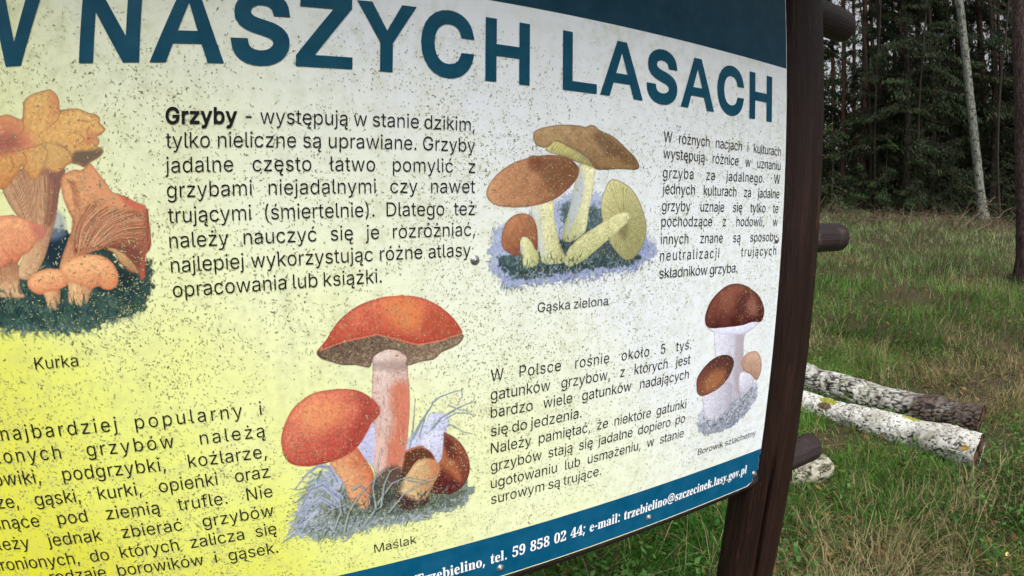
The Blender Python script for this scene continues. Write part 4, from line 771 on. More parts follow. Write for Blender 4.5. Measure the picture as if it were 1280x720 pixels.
s.gills([(80, 222), (86, 228), (90, 238), (90, 250)], [(96, 226), (100, 238), (102, 252), (100, 266)], 16, 0.9, (128, 58, 48), 0.7, seed=13)
s.gills([(112, 252), (140, 258), (168, 262), (184, 268), (186, 296), (182, 316), (172, 318)], [(92, 322), (94, 318), (98, 316), (104, 314), (112, 312), (120, 311), (130, 310)], 46, 1.1, (110, 52, 42), 0.85, bend=-0.10, seed=14)
s.gills([(114, 254), (140, 260), (168, 264), (183, 270), (184, 300)], [(92, 318), (96, 314), (102, 312), (110, 310), (122, 309)], 34, 0.9, (232, 168, 122), 0.6, bend=-0.10, seed=15)
s.gills([(94, 238), (104, 246), (112, 252)], [(86, 318), (88, 318), (92, 318)], 9, 0.9, (150, 88, 66), 0.6, seed=16)
s.darken([(134, 312), (150, 306), (170, 310), (180, 322), (176, 338), (160, 326), (146, 318)], (112, 56, 46), 0.85, 5)
s.shape([(134, 311), (143, 316), (150, 326), (158, 334), (168, 340), (173, 342), (170, 334), (160, 322), (150, 314), (140, 310)], (176, 120, 72), (214, 164, 100), rim=0.2, seed=17)
s.darken([(176, 322), (182, 318), (181, 346), (176, 348)], (176, 70, 50), 0.7, 3)
s.stroke([(184, 262), (185, 280), (184, 296), (186, 312)], 1.6, (136, 56, 46), 0.8)
# left low cap and stem
s.shape([(-50, 330), (6, 330), (21, 327), (24, 345), (26, 362), (30, 372), (-6, 372), (-50, 380)], (170, 112, 78), (226, 178, 122), light=(-0.3, -1), rim=0.35, seed=20)
s.gills([(-6, 332), (20, 330)], [(-2, 358), (22, 350)], 9, 0.9, (140, 84, 60), 0.7, seed=21)
s.shape([(-50, 272), (-14, 270), (0, 270), (15, 269), (28, 272), (38, 277), (48, 280), (55, 285), (57, 292), (53, 298), (47, 300), (42, 308), (35, 316), (28, 319), (22, 328), (12, 328), (5, 333), (-4, 335), (-50, 332)],
        (206, 110, 74), (240, 172, 116), light=(-0.3, 0.8), rim=0.55, rim_w=4, rim_col=(178, 76, 58), noise=0.08, nscale=12, seed=22)
s.darken([(40, 280), (54, 286), (56, 293), (48, 299), (42, 292)], (176, 92, 84), 0.7, 5)
s.stroke([(14, 312), (20, 320), (30, 316)], 1.4, (190, 90, 64), 0.6); s.stroke([(4, 312), (12, 320), (10, 328)], 1.4, (190, 90, 64), 0.6)
# two small ones in front
for stem, cap, sd_ in (([(54, 362), (74, 360), (75, 374), (74, 384), (68, 387), (60, 384), (57, 372)], [(34.5, 356), (36, 348), (44, 341), (56, 336.5), (68, 336), (79, 338), (86, 346), (87, 353), (82, 358), (72, 362), (60, 365), (50, 368), (40, 364)], 24),
                       ([(88, 350), (116, 356), (112, 368), (109, 379), (98, 382), (87, 378), (86, 364)], [(75, 332), (84, 326), (98, 320), (112, 318), (128, 320), (140, 328), (147, 340), (148, 351), (144, 359), (137, 362), (129, 361), (124, 357), (117, 360), (108, 359), (98, 355), (86, 351), (78, 343)], 27)):
    s.shape(stem, (178, 116, 76), (238, 188, 124), light=(-0.9, -0.2), rim=0.35, rim_col=(130, 76, 52), seed=sd_)
    s.shape(cap, (214, 126, 78), (244, 180, 118), light=(-0.2, 0.9), rim=0.55, rim_w=4.5, rim_col=(186, 88, 56), noise=0.07, nscale=14, ball=0.1, seed=sd_ + 1)
s.darken([(112, 350), (124, 342), (130, 350), (124, 357)], (206, 112, 72), 0.5, 4)
s.tufts([(-50, 362), (30, 360), (60, 384), (90, 376), (112, 376), (112, 388), (60, 392), (-50, 380)], 110, 11, 1.7, MOSS, 0.95, up=(0, 1), spread=0.6, seed=30)
s.tufts([(-40, 160), (30, 150), (50, 120), (70, 122), (78, 142), (120, 150), (120, 178), (90, 200), (50, 210), (-40, 225)], 700, 6, 0.9, [(160, 96, 54), (244, 206, 140), (184, 120, 70)], 0.38, spread=1.5, seed=100)
s.build('chanterelle_picture', 'printed picture of orange funnel mushrooms on dark moss')

# ---------------------------------------------------------------- red-capped boletes
s = Sheet(28, 292, -462, -14, 1.0)
LAV = [(150, 160, 208), (170, 182, 206), (118, 138, 150), (96, 124, 112), (74, 96, 92)]
s.shape([(366, 668), (370, 640), (384, 612), (398, 596), (408, 582), (424, 582), (436, 596), (450, 600), (560, 600), (588, 606), (588, 618), (578, 632), (562, 640), (545, 643), (520, 650), (495, 655), (470, 660), (447, 666), (428, 674), (412, 668), (396, 674)],
        (112, 130, 128), (170, 182, 204), light=(-0.5, 0.2), rim=0.0, noise=0.45, nscale=6, ragged=9, soft=2.5, alpha=0.8, seed=40)
s.shape([(404, 622), (460, 600), (560, 606), (584, 614), (572, 630), (520, 640), (450, 648), (410, 646)], (74, 88, 74), (132, 142, 124), rim=0, noise=0.4, nscale=6, ragged=4, soft=3, alpha=0.8, seed=41)
s.tufts([(372, 664), (384, 622), (410, 600), (450, 620), (470, 640), (560, 622), (582, 616), (560, 636), (480, 656), (420, 668)], 330, 17, 1.7, [(70, 88, 80), (46, 62, 58), (104, 122, 112), (30, 40, 42), (150, 162, 178)], 0.8, up=(-0.35, 1), spread=0.9, seed=42)
s.tufts([(366, 668), (384, 600), (400, 584), (428, 584), (420, 610), (390, 650), (376, 672)], 70, 24, 3.0, LAV[:3] + [(96, 118, 108), (120, 140, 132)], 0.85, up=(-0.75, -0.6), spread=0.45, seed=45)
s.tufts([(384, 664), (430, 640), (500, 640), (560, 622), (586, 612), (584, 626), (540, 644), (470, 662), (400, 674)], 230, 13, 2.0, [(140, 152, 186), (98, 120, 104), (74, 96, 78), (52, 70, 58), (176, 184, 210), (110, 130, 108)], 0.8, up=(-0.3, -1), spread=0.8, seed=39)
# lavender wash between the stems and behind the small cap
s.shape([(443, 560), (452, 545), (464, 528), (470, 540), (470, 585), (462, 578)], (160, 164, 214), (190, 192, 232), rim=0, soft=2, seed=43)
s.shape([(505, 566), (510, 548), (526, 538), (540, 516), (560, 522), (556, 546), (556, 572), (546, 582), (520, 590), (503, 590)], (168, 176, 218), (196, 200, 236), rim=0, soft=3, ragged=2, seed=44)
# blades rising on the right
for p, w_ in (([(512, 560), (516, 538), (519, 498)], 3.0), ([(516, 548), (526, 528), (537, 511), (546, 496)], 5.0), ([(540, 504), (550, 496), (566, 490), (577, 487)], 2.0), ([(577, 487), (578, 494), (572, 506)], 1.2),
              ([(524, 546), (530, 526), (534, 512)], 3.0), ([(540, 536), (552, 522), (570, 511), (592, 501)], 4.5), ([(556, 524), (570, 516), (586, 516), (592, 520)], 2.0), ([(560, 506), (574, 512), (590, 514)], 1.2),
              ([(546, 540), (562, 530), (580, 540), (590, 542)], 1.4)):
    s.stroke(p, w_, (146, 164, 196), 0.9, w1=0.6); s.stroke(p, w_ * 0.35, (92, 116, 120), 0.8, w1=0.3)
# left arching blades
for p, w_ in (([(422, 602), (412, 584), (398, 582), (384, 592), (368, 612)], 6), ([(424, 622), (404, 606), (388, 612), (376, 636), (368, 660)], 9), ([(420, 634), (400, 622), (386, 634), (370, 664)], 6), ([(430, 640), (416, 620), (406, 600), (398, 602)], 5)):
    s.stroke(p, w_, (152, 162, 206), 0.95, w1=0.8); s.stroke(p, w_ * 0.3, (96, 110, 120), 0.8, w1=0.3)
# small cap, opened, on the right
s.shape([(501, 600), (500, 584), (503, 568), (512, 561), (526, 557), (540, 560), (548, 574), (553, 556), (553, 541), (562, 543), (572, 550), (580, 560), (586, 574), (587, 588), (583, 601), (574, 612), (560, 618), (540, 616), (516, 612)],
        (82, 30, 26), (140, 66, 44), light=(0.4, 0.8), rim=0.4, rim_w=4, rim_col=(60, 22, 22), noise=0.18, nscale=10, seed=46)
s.darken([(503, 570), (514, 562), (532, 562), (540, 572), (524, 578), (508, 594), (500, 598)], (84, 44, 30), 0.85, 4)
s.darken([(548, 590), (560, 600), (578, 602), (562, 616), (540, 614)], (74, 20, 24), 0.8, 5)
s.darken([(552, 562), (562, 566), (574, 588), (576, 604), (562, 590), (550, 578)], (178, 92, 54), 0.75, 5)
s.darken([(556, 548), (566, 552), (570, 570), (560, 572)], (78, 32, 26), 0.8, 4)
s.stroke([(508, 564), (524, 558), (538, 561), (546, 574)], 2.4, (196, 104, 74), 0.9, w1=1.4)
s.shape([(540, 540), (553, 538), (554, 554), (552, 572), (546, 581), (543, 572), (538, 564), (528, 556), (530, 544)], (176, 182, 222), (206, 208, 240), rim=0, soft=1.5, seed=47)
s.shape([(520, 577), (530, 573), (541, 574), (550, 582), (548, 594), (543, 603), (536, 617), (526, 626), (512, 626), (498, 620), (496, 610), (508, 594)], (168, 110, 66), (232, 204, 146), light=(-0.8, 0.3), rim=0.3, rim_col=(150, 78, 50), seed=48)
s.darken([(538, 574), (550, 582), (546, 594), (538, 586)], (206, 110, 72), 0.7, 5)
# left stem
s.shape([(413, 578), (430, 570), (444, 558), (454, 570), (463, 584), (467, 594), (465, 608), (462, 626), (458, 636), (446, 632), (436, 622), (430, 604), (421, 592)], (196, 92, 58), (232, 178, 118), light=(-0.9, -0.5), rim=0.35, rim_col=(140, 60, 40), noise=0.1, nscale=10, seed=49)
# big stem
s.shape([(465, 430), (508, 430), (509, 455), (511, 480), (512, 502), (511, 528), (508, 556), (502, 588), (496, 608), (476, 608), (468, 590), (468, 570), (470, 548), (466, 520), (465, 490), (466, 455)], (178, 128, 112), (216, 192, 184), light=(-0.6, 0.8), rim=0.3, rim_w=4, rim_col=(150, 70, 56), noise=0.08, nscale=8, seed=50)
s.darken([(490, 482), (510, 480), (512, 520), (506, 560), (498, 596), (484, 596), (484, 560), (492, 530), (488, 505)], (206, 92, 62), 0.75, 9)
s.darken([(468, 545), (482, 548), (480, 596), (468, 590)], (222, 178, 168), 0.6, 6)
for k in range(16):
    x = 472 + (k * 7.3) % 34; y = 470 + (k * 31) % 110
    s.stroke([(x, y), (x + 1, y + 9)], 1.0, (140, 70, 60), 0.45)
s.darken([(466, 452), (508, 452), (508, 462), (466, 462)], (120, 96, 92), 0.45, 6)
# big cap: pores below, red above
PORE = [(396, 439), (400, 447), (410, 451), (428, 456), (445, 456), (462, 459), (466, 447), (480, 438), (496, 438), (508, 446), (508, 457), (525, 452), (542, 449), (552, 440), (566, 434), (577, 426), (577, 417), (545, 420), (490, 415), (440, 418), (410, 430)]
s.shape(PORE, (84, 66, 54), (140, 116, 92), light=(0.3, -0.6), rim=0.5, rim_w=3, rim_col=(60, 36, 30), noise=0.12, nscale=5, fine=0.4, seed=52)
s.tufts([(400, 441), (430, 430), (480, 424), (482, 436), (462, 456), (420, 452)], 260, 4, 1.1, [(50, 40, 36), (160, 134, 104), (80, 60, 48)], 0.7, spread=2, seed=53)
s.tufts([(486, 424), (520, 432), (560, 426), (572, 422), (545, 444), (510, 452)], 200, 4, 1.1, [(50, 40, 36), (160, 134, 104), (80, 60, 48)], 0.7, spread=2, seed=54)
s.shape([(396, 440), (401, 433), (409, 423), (414, 414), (421, 404), (432, 393), (448, 382), (468, 374), (488, 370), (508, 369.5), (526, 372), (545, 380), (562, 393), (573, 406), (578, 417), (568, 420), (552, 425), (538, 429), (522, 431), (508, 429), (494, 424), (482, 420), (472, 418), (455, 422), (430, 427), (412, 432)],
        (168, 52, 38), (222, 106, 74), light=(-0.15, 0.9), rim=0.6, rim_w=5, rim_col=(150, 44, 32), noise=0.12, nscale=14, fine=0.16, seed=55)
s.darken([(478, 374), (510, 374), (528, 384), (524, 410), (500, 414), (484, 396)], (224, 128, 62), 0.7, 14)
s.darken([(540, 384), (560, 398), (572, 414), (548, 420), (530, 414), (534, 398)], (156, 64, 38), 0.5, 10)
STP = [(130, 40, 34), (236, 150, 108), (150, 52, 40), (214, 96, 66)]
s.tufts([(404, 432), (432, 394), (468, 375), (508, 371), (545, 381), (574, 410), (545, 424), (508, 427), (472, 417)], 900, 4.5, 0.9, STP, 0.42, up=(0.3, -1), spread=0.5, seed=90)
s.stroke([(400, 438), (430, 427), (472, 418), (495, 424), (522, 431), (550, 426), (577, 417)], 1.4, (232, 120, 88), 0.8)
# left cap
s.shape([(351.5, 554), (353, 540), (358, 525), (366, 511), (378, 500), (393, 491), (418, 486.5), (442, 487), (457.5, 493), (469, 502), (475, 512), (472, 521), (464, 529), (459, 540), (448, 557), (432, 569.5), (410, 578), (388, 582.5), (368, 581), (357, 573)],
        (164, 48, 40), (232, 126, 92), light=(-0.45, 0.8), rim=0.55, rim_w=5, rim_col=(150, 40, 30), noise=0.08, nscale=12, fine=0.2, ball=0.05, seed=56)
s.darken([(444, 492), (458, 494), (474, 512), (462, 529), (448, 552), (430, 566), (440, 536), (450, 514)], (142, 42, 38), 0.65, 10)
s.darken([(372, 512), (400, 500), (430, 508), (420, 530), (386, 540)], (236, 150, 84), 0.6, 16)
s.tufts([(354, 552), (366, 514), (393, 493), (442, 489), (470, 504), (470, 522), (448, 554), (410, 576), (368, 578)], 900, 4.5, 0.9, STP, 0.42, up=(0.4, -1), spread=0.5, seed=91)
s.tufts([(468, 470), (509, 470), (510, 540), (500, 590), (474, 590)], 240, 8, 0.9, [(150, 70, 60), (236, 206, 196), (176, 96, 80)], 0.4, up=(0, 1), spread=0.15, seed=92)
s.tufts([(416, 580), (440, 562), (462, 590), (456, 626), (436, 618)], 150, 7, 0.9, [(150, 60, 40), (240, 196, 140), (176, 80, 50)], 0.4, up=(-0.4, 1), spread=0.2, seed=93)
s.tufts([(504, 566), (530, 560), (582, 566), (584, 600), (560, 614), (506, 608)], 200, 5, 0.9, [(60, 20, 18), (170, 96, 60), (90, 34, 26)], 0.45, spread=1.5, seed=94)
# dark tangle at the foot
s.tufts([(404, 640), (440, 622), (500, 618), (560, 612), (570, 626), (500, 642), (430, 656)], 170, 11, 1.9, [(38, 52, 44), (60, 78, 64), (26, 32, 32), (96, 114, 100)], 0.85, up=(-0.2, 1), spread=0.8, seed=38)
s.darken([(470, 596), (490, 582), (504, 590), (500, 616), (484, 632), (466, 640), (462, 620)], (44, 44, 44), 0.75, 7)
s.darken([(498, 616), (524, 626), (540, 618), (528, 634), (500, 636)], (54, 24, 28), 0.85, 5)
for p, w_ in (([(430, 664), (436, 640), (448, 620), (462, 604), (478, 590)], 3.4), ([(462, 650), (474, 626), (490, 604), (508, 596), (530, 600)], 3.4), ([(476, 634), (480, 606), (488, 588), (498, 584)], 3), ([(486, 640), (506, 616), (530, 602), (546, 598)], 2.6),
              ([(440, 612), (450, 606), (460, 618), (464, 640)], 3), ([(470, 636), (466, 610), (472, 580), (476, 560)], 2.6), ([(452, 660), (466, 640), (480, 630)], 2.6), ([(418, 660), (426, 640), (424, 620), (432, 606)], 3.2), ([(508, 600), (530, 604), (552, 612)], 2.2), ([(400, 650), (414, 636), (430, 632)], 2.4)):
    s.stroke(p, w_, (112, 128, 124), 0.95, w1=0.5); s.stroke(p, w_ * 0.35, (176, 188, 196), 0.7, w1=0.2)
    s.stroke([(a + 2, b + 1) for a, b in p], w_ * 0.3, (30, 34, 34), 0.8, w1=0.2)
s.tufts([(500, 632), (556, 612), (586, 602), (586, 616), (556, 636), (500, 648)], 90, 8, 1.6, [(84, 100, 76), (60, 74, 60), (120, 132, 112)], 0.8, spread=1.2, seed=58)
s.build('slippery_bolete_picture', 'printed picture of red capped mushrooms in bluish grass')

# ---------------------------------------------------------------- yellow-green knights
s = Sheet(278, 560, -142, 124, 1.0)
s.shape([(612, 328), (614, 300), (622, 284), (640, 278), (700, 250), (712, 240), (740, 240), (754, 250), (760, 280), (800, 290), (818, 304), (820, 318), (806, 326), (792, 337), (764, 340), (740, 346), (700, 352), (664, 354), (634, 360), (622, 348)],
        (134, 148, 200), (172, 186, 226), rim=0, noise=0.3, nscale=10, ragged=9, soft=7, alpha=0.85, seed=60)
s.shape([(622, 322), (640, 318), (690, 312), (706, 290), (700, 262), (712, 252), (752, 262), (762, 300), (800, 318), (790, 330), (740, 336), (690, 344), (640, 348)],
        (24, 40, 44), (66, 92, 92), rim=0, noise=0.35, nscale=8, ragged=6, soft=3, alpha=0.85, seed=61)
G2 = [(24, 44, 44), (60, 92, 84), (120, 150, 150), (40, 70, 60), (150, 170, 196)]
s.tufts([(618, 326), (650, 320), (700, 320), (760, 320), (812, 306), (790, 332), (740, 340), (660, 350), (626, 350)], 330, 10, 1.7, G2, 0.8, spread=1.1, seed=62)
s.tufts([(612, 318), (622, 340), (700, 345), (792, 330), (818, 312), (820, 324), (790, 342), (700, 356), (630, 362)], 170, 9, 1.6, [(130, 144, 196), (90, 108, 130), (60, 84, 90), (170, 182, 220)], 0.75, up=(0, -1), spread=1.0, seed=59)
s.tufts([(696, 262), (712, 248), (752, 252), (756, 290), (700, 300)], 110, 10, 1.6, G2, 0.8, spread=0.7, seed=63)
# back mushroom
s.shape([(724, 206), (743, 208), (740, 240), (736, 262), (732, 288), (724, 296), (714, 302), (704, 300), (703, 288), (712, 260), (718, 232)], (158, 164, 110), (232, 230, 176), light=(0.8, 0.2), rim=0.25, rim_col=(120, 124, 90), seed=64)
s.darken([(720, 232), (726, 210), (730, 236), (720, 270), (708, 292), (712, 262)], (164, 178, 210), 0.7, 5)
s.shape([(682, 188), (692, 176), (712, 184), (734, 198), (744, 210), (736, 208), (722, 203), (704, 195)], (150, 146, 84), (202, 194, 112), rim=0.2, seed=65)
s.gills([(686, 186), (704, 194), (722, 202), (740, 208)], [(694, 176), (712, 185), (732, 196), (742, 206)], 16, 0.8, (96, 86, 44), 0.8, seed=66)
s.shape([(666.5, 167), (674, 161), (688, 157.5), (702, 156), (720, 156.5), (732, 158.5), (737, 156.5), (743, 157), (750, 163), (767, 171), (782, 185), (794, 197), (799, 208), (794, 212), (776, 211), (758, 212), (744, 211), (736, 199), (720, 188), (704, 180), (694, 176), (684, 184), (670, 181)],
        (112, 78, 48), (178, 142, 96), light=(-0.5, 0.7), rim=0.5, rim_w=3, rim_col=(76, 50, 34), noise=0.16, nscale=9, seed=67)
s.darken([(742, 168), (752, 164), (770, 180), (784, 194), (770, 196), (752, 186)], (86, 56, 38), 0.55, 7)
s.darken([(746, 206), (760, 196), (776, 204), (796, 209), (776, 211)], (160, 124, 70), 0.5, 4)
# right mushroom, gills towards us
s.shape([(763, 225), (775, 226.5), (790, 237), (801, 256), (808, 283), (804, 305), (793, 321.5), (782, 325), (771, 316), (761, 300), (753, 276), (751, 254), (756, 237)], (140, 138, 84), (204, 200, 134), light=(-0.4, 0.6), rim=0.5, rim_w=2.5, rim_col=(70, 60, 36), noise=0.08, seed=68)
s.gills([(763, 226), (775, 228), (790, 238), (801, 258), (807, 284), (803, 304), (793, 320), (782, 323), (771, 315), (762, 300), (753, 276), (751, 254), (757, 238), (763, 226)], [(778, 272), (779, 271), (780, 272), (781, 274), (781, 277), (781, 280), (780, 282), (779, 283), (778, 282), (777, 280), (777, 277), (777, 274), (777, 273), (778, 272)], 52, 0.8, (92, 88, 44), 0.75, seed=69)
s.darken([(776, 272), (784, 276), (782, 300), (774, 290)], (96, 88, 56), 0.6, 6)
s.shape([(783, 265), (786, 270), (785, 277), (770, 291), (742, 315), (722, 330), (710, 333), (705, 324), (716, 304), (742, 285), (770, 268)], (156, 162, 96), (232, 228, 168), light=(-0.3, 0.8), rim=0.3, rim_w=3, rim_col=(112, 112, 60), seed=70)
# front mushroom
s.shape([(664, 254), (691, 250), (692, 268), (695, 285), (702, 310), (707, 326), (694, 330), (678, 328), (674, 310), (671, 285)], (178, 180, 116), (236, 234, 186), light=(-0.8, 0.3), rim=0.25, rim_col=(126, 128, 80), seed=71)
s.darken([(664, 256), (674, 256), (678, 290), (682, 320), (676, 320), (671, 285)], (178, 190, 196), 0.6, 4)
s.shape([(608, 243), (611, 231), (619, 220), (631, 210), (645, 202), (658, 198), (664, 194.5), (672, 195), (684, 193.5), (696, 194), (710, 197), (720, 205), (724, 213), (721, 223), (712, 234), (698, 246), (684, 253), (668, 257), (648, 259), (628, 258), (614, 253)],
        (122, 70, 46), (210, 146, 98), light=(-0.7, 0.1), rim=0.5, rim_w=3.5, rim_col=(100, 66, 56), noise=0.10, nscale=9, fine=0.14, seed=72)
s.darken([(664, 197), (690, 195), (714, 200), (722, 212), (712, 230), (690, 240), (676, 220)], (104, 66, 42), 0.7, 11)
s.darken([(660, 200), (674, 196), (676, 212), (662, 214)], (110, 50, 38), 0.6, 5)
# small one on the left
s.shape([(650, 298), (663, 296), (668, 306), (673, 318), (673, 330), (662, 334), (654, 334), (653, 318)], (166, 170, 100), (226, 226, 170), light=(-0.8, 0), rim=0.25, rim_col=(120, 120, 80), seed=74)
s.shape([(627, 306), (627, 292), (632, 279), (641, 270), (653, 266.5), (665, 271), (671, 284), (672, 300), (671, 314), (664, 302), (657, 296), (651, 298), (650, 310), (650, 320), (640, 318), (632, 314)],
        (120, 66, 44), (184, 118, 76), light=(-0.3, 0.7), rim=0.5, rim_w=3, rim_col=(86, 46, 36), noise=0.15, nscale=6, seed=75)
s.tufts([(640, 330), (706, 318), (730, 318), (730, 332), (650, 342)], 90, 9, 1.6, [(20, 34, 34), (50, 80, 70), (96, 120, 110)], 0.9, spread=0.5, seed=76)
s.tufts([(696, 300), (722, 296), (716, 312), (702, 318)], 30, 8, 1.5, [(30, 26, 26), (60, 70, 60)], 0.9, spread=0.8, seed=77)
s.tufts([(612, 242), (632, 212), (668, 197), (712, 200), (720, 216), (700, 242), (650, 256)], 420, 4.5, 0.8, [(96, 54, 36), (230, 170, 110), (130, 76, 46)], 0.4, up=(1, 0.2), spread=0.5, seed=95)
s.tufts([(670, 168), (700, 158), (740, 158), (790, 200), (756, 206), (720, 184)], 340, 4.5, 0.8, [(70, 46, 30), (206, 176, 124), (110, 78, 50)], 0.4, up=(1, -0.4), spread=0.5, seed=96)
s.tufts([(674, 262), (690, 262), (700, 320), (680, 322)], 90, 8, 0.8, [(120, 124, 66), (246, 244, 190)], 0.4, up=(0.1, 1), spread=0.12, seed=97)
s.tufts([(718, 296), (784, 268), (782, 278), (718, 326)], 110, 8, 0.8, [(120, 124, 60), (246, 244, 180)], 0.4, up=(1, 0.5), spread=0.15, seed=98)
s.build('knight_mushroom_picture', 'printed picture of ochre capped mushrooms with yellow stems')

# ---------------------------------------------------------------- brown boletes
s = Sheet(640, 830, -400, -105, 1.0)
s.shape([(872, 534), (874, 518), (884, 512), (908, 492), (926, 486), (944, 478), (946, 492), (938, 510), (924, 526), (908, 536), (886, 543), (876, 541)], (120, 128, 150), (190, 196, 220), rim=0, noise=0.35, nscale=8, ragged=7, soft=3, alpha=0.9, seed=80)
s.tufts([(874, 534), (884, 514), (920, 500), (942, 482), (942, 498), (924, 522), (900, 536)], 240, 13, 2.2, [(40, 50, 60), (84, 98, 110), (170, 180, 196), (60, 72, 74), (200, 206, 220)], 0.8, spread=1.6, seed=81)
s.shape([(896, 408), (929, 408), (929, 430), (929, 455), (928, 480), (925, 497), (914, 500), (904, 490), (898, 460), (894, 440)], (160, 158, 178), (214, 216, 236), light=(-0.7, 0.2), rim=0.2, rim_w=6, rim_col=(140, 120, 130), noise=0.08, nscale=10, seed=82)
s.darken([(920, 415), (929, 415), (928, 490), (918, 480)], (156, 140, 148), 0.6, 9)
s.shape([(884, 408), (900, 404), (950, 398), (946, 406), (936, 414), (926, 418), (904, 418), (892, 415)], (190, 196, 226), (222, 226, 246), rim=0.15, seed=83)
s.shape([(881, 400), (883, 389), (888, 377), (897, 366), (907, 358), (917, 354.5), (926, 355), (934, 358), (940, 362), (948, 369), (954, 381), (955, 392), (951, 402), (940, 402.5), (928, 406.5), (908, 409), (886, 410)],
        (66, 24, 22), (134, 72, 54), light=(-0.3, 0.8), rim=0.55, rim_w=8, rim_col=(56, 18, 20), noise=0.14, nscale=22, fine=0.1, seed=84)
s.darken([(918, 390), (926, 366), (936, 364), (930, 392)], (58, 26, 26), 0.55, 10)
s.darken([(934, 376), (944, 374), (946, 392), (936, 394)], (160, 104, 84), 0.55, 9)
s.darken([(900, 374), (912, 364), (918, 378), (906, 394)], (134, 80, 60), 0.5, 10)
s.shape([(881, 486), (912, 478), (914, 494), (910, 512), (898, 524), (884, 524), (879, 510)], (160, 158, 180), (212, 212, 232), light=(-0.6, 0), rim=0.2, seed=85)
s.shape([(870.7, 486), (871, 474), (877, 463), (887, 452), (898, 445), (909, 443.5), (916, 448), (917, 457), (911, 471), (901, 483), (889, 491), (878, 495), (872, 492)],
        (70, 36, 32), (120, 64, 46), light=(-0.4, -0.7), rim=0.5, rim_w=5, rim_col=(50, 22, 26), noise=0.12, nscale=16, seed=86)
s.darken([(880, 484), (888, 466), (904, 462), (904, 474), (890, 488)], (166, 96, 52), 0.7, 12)
s.shape([(925, 466), (941, 466), (942, 476), (938, 486), (931, 493), (924, 488)], (170, 172, 196), (216, 218, 238), rim=0.2, seed=87)
s.shape([(926, 454), (930, 445), (937, 440), (945, 439), (950, 445), (952, 456), (950, 468), (945, 475), (938, 468), (930, 464)], (146, 104, 88), (196, 156, 132), light=(0.2, 0.6), rim=0.4, rim_w=5, rim_col=(120, 78, 66), noise=0.1, seed=88)
s.tufts([(876, 530), (900, 520), (930, 496), (938, 494), (920, 520), (890, 536)], 60, 11, 2.0, [(40, 48, 56), (70, 84, 90), (150, 160, 176)], 0.9, spread=1.0, seed=89)
s.tufts([(884, 404), (898, 368), (917, 357), (944, 370), (952, 396), (920, 404)], 300, 6, 1.0, [(40, 14, 14), (170, 108, 84), (90, 38, 30)], 0.4, up=(0.2, 1), spread=0.7, seed=99)
s.build('penny_bun_picture', 'printed picture of brown capped mushrooms with thick pale stems')

# ---------------------------------------------------------------- specks of algae on the vinyl
def specks():
    n = 100000
    u = RNG.uniform(-620, 838, n); v = RNG.uniform(-440, 200, n)
    P = np.stack([u, v], 1)
    d = 0.24 + 0.9 * np.clip(vnoise(P, 130, 31, 4) * 1.9 - 0.55, 0, 1)
    d *= np.interp(u, [-620, 100, 500, 844], [1.0, 0.8, 0.62, 0.5])
    d *= np.interp(v, [-440, -100, 130, 200], [1.1, 0.9, 0.75, 0.22])
    d *= np.where(vnoise(P, 45, 37, 2) > 0.34, 1, 0.35)
    keep = RNG.random(n) < d
    P = P[keep]; n = len(P)
    L = RNG.lognormal(0.72, 0.45, n).clip(0.6, 5.0) * 0.95
    w = RNG.uniform(0.40, 0.95, n) * np.where(RNG.random(n) < 0.15, 1.7, 1)
    ang = RNG.normal(-0.9, 0.9, n) + np.where(RNG.random(n) < 0.5, 0, 1.7); be = RNG.normal(0, 0.55, n)
    V = []; 
    pts = [P]
    a = ang.copy()
    for k in range(3):
        pts.append(pts[-1] + (L / 3)[:, None] * np.stack([np.cos(a), np.sin(a)], 1)); a = a + be
    ws = [0.35, 1.0, 0.9, 0.25]; Vs = []
    for k in range(4):
        aa = ang + be * min(k, 2); nrm = np.stack([-np.sin(aa), np.cos(aa)], 1) * (w * ws[k] / 2)[:, None]
        Vs += [pts[k] + nrm, pts[k] - nrm]
    A_ = np.stack(Vs, 1)                                   # n, 8, 2
    V = np.stack([A_[..., 0] / 1000, np.full(A_.shape[:2], S - 0.0006), EYE + A_[..., 1] / 1000], -1).reshape(-1, 3)
    base = np.arange(n)[:, None] * 8
    F = np.concatenate([base + np.array([[2 * k, 2 * k + 1, 2 * k + 3, 2 * k + 2]]) for k in range(3)], 0)
    o = mesh('algae_specks', V, F, M_speck)
    c0, c1 = np.array([0.15, 0.15, 0.065]), np.array([0.52, 0.53, 0.29])
    t = RNG.beta(1.4, 1.6, n)[:, None]; c = c0 * (1 - t) + c1 * t
    c = np.repeat(np.concatenate([c, np.ones((n, 1))], 1)[:, None, :], 8, 1).reshape(-1, 4)
    set_color(o.data, 'tone', c)
    o['kind'] = 'stuff'
    child(o, panel)
nm = NM('algae'); gloss(nm, 0.3, 0.6)
M_speck = nm.base(nm.n('ShaderNodeAttribute', attribute_name='tone').outputs['Color'])
specks()

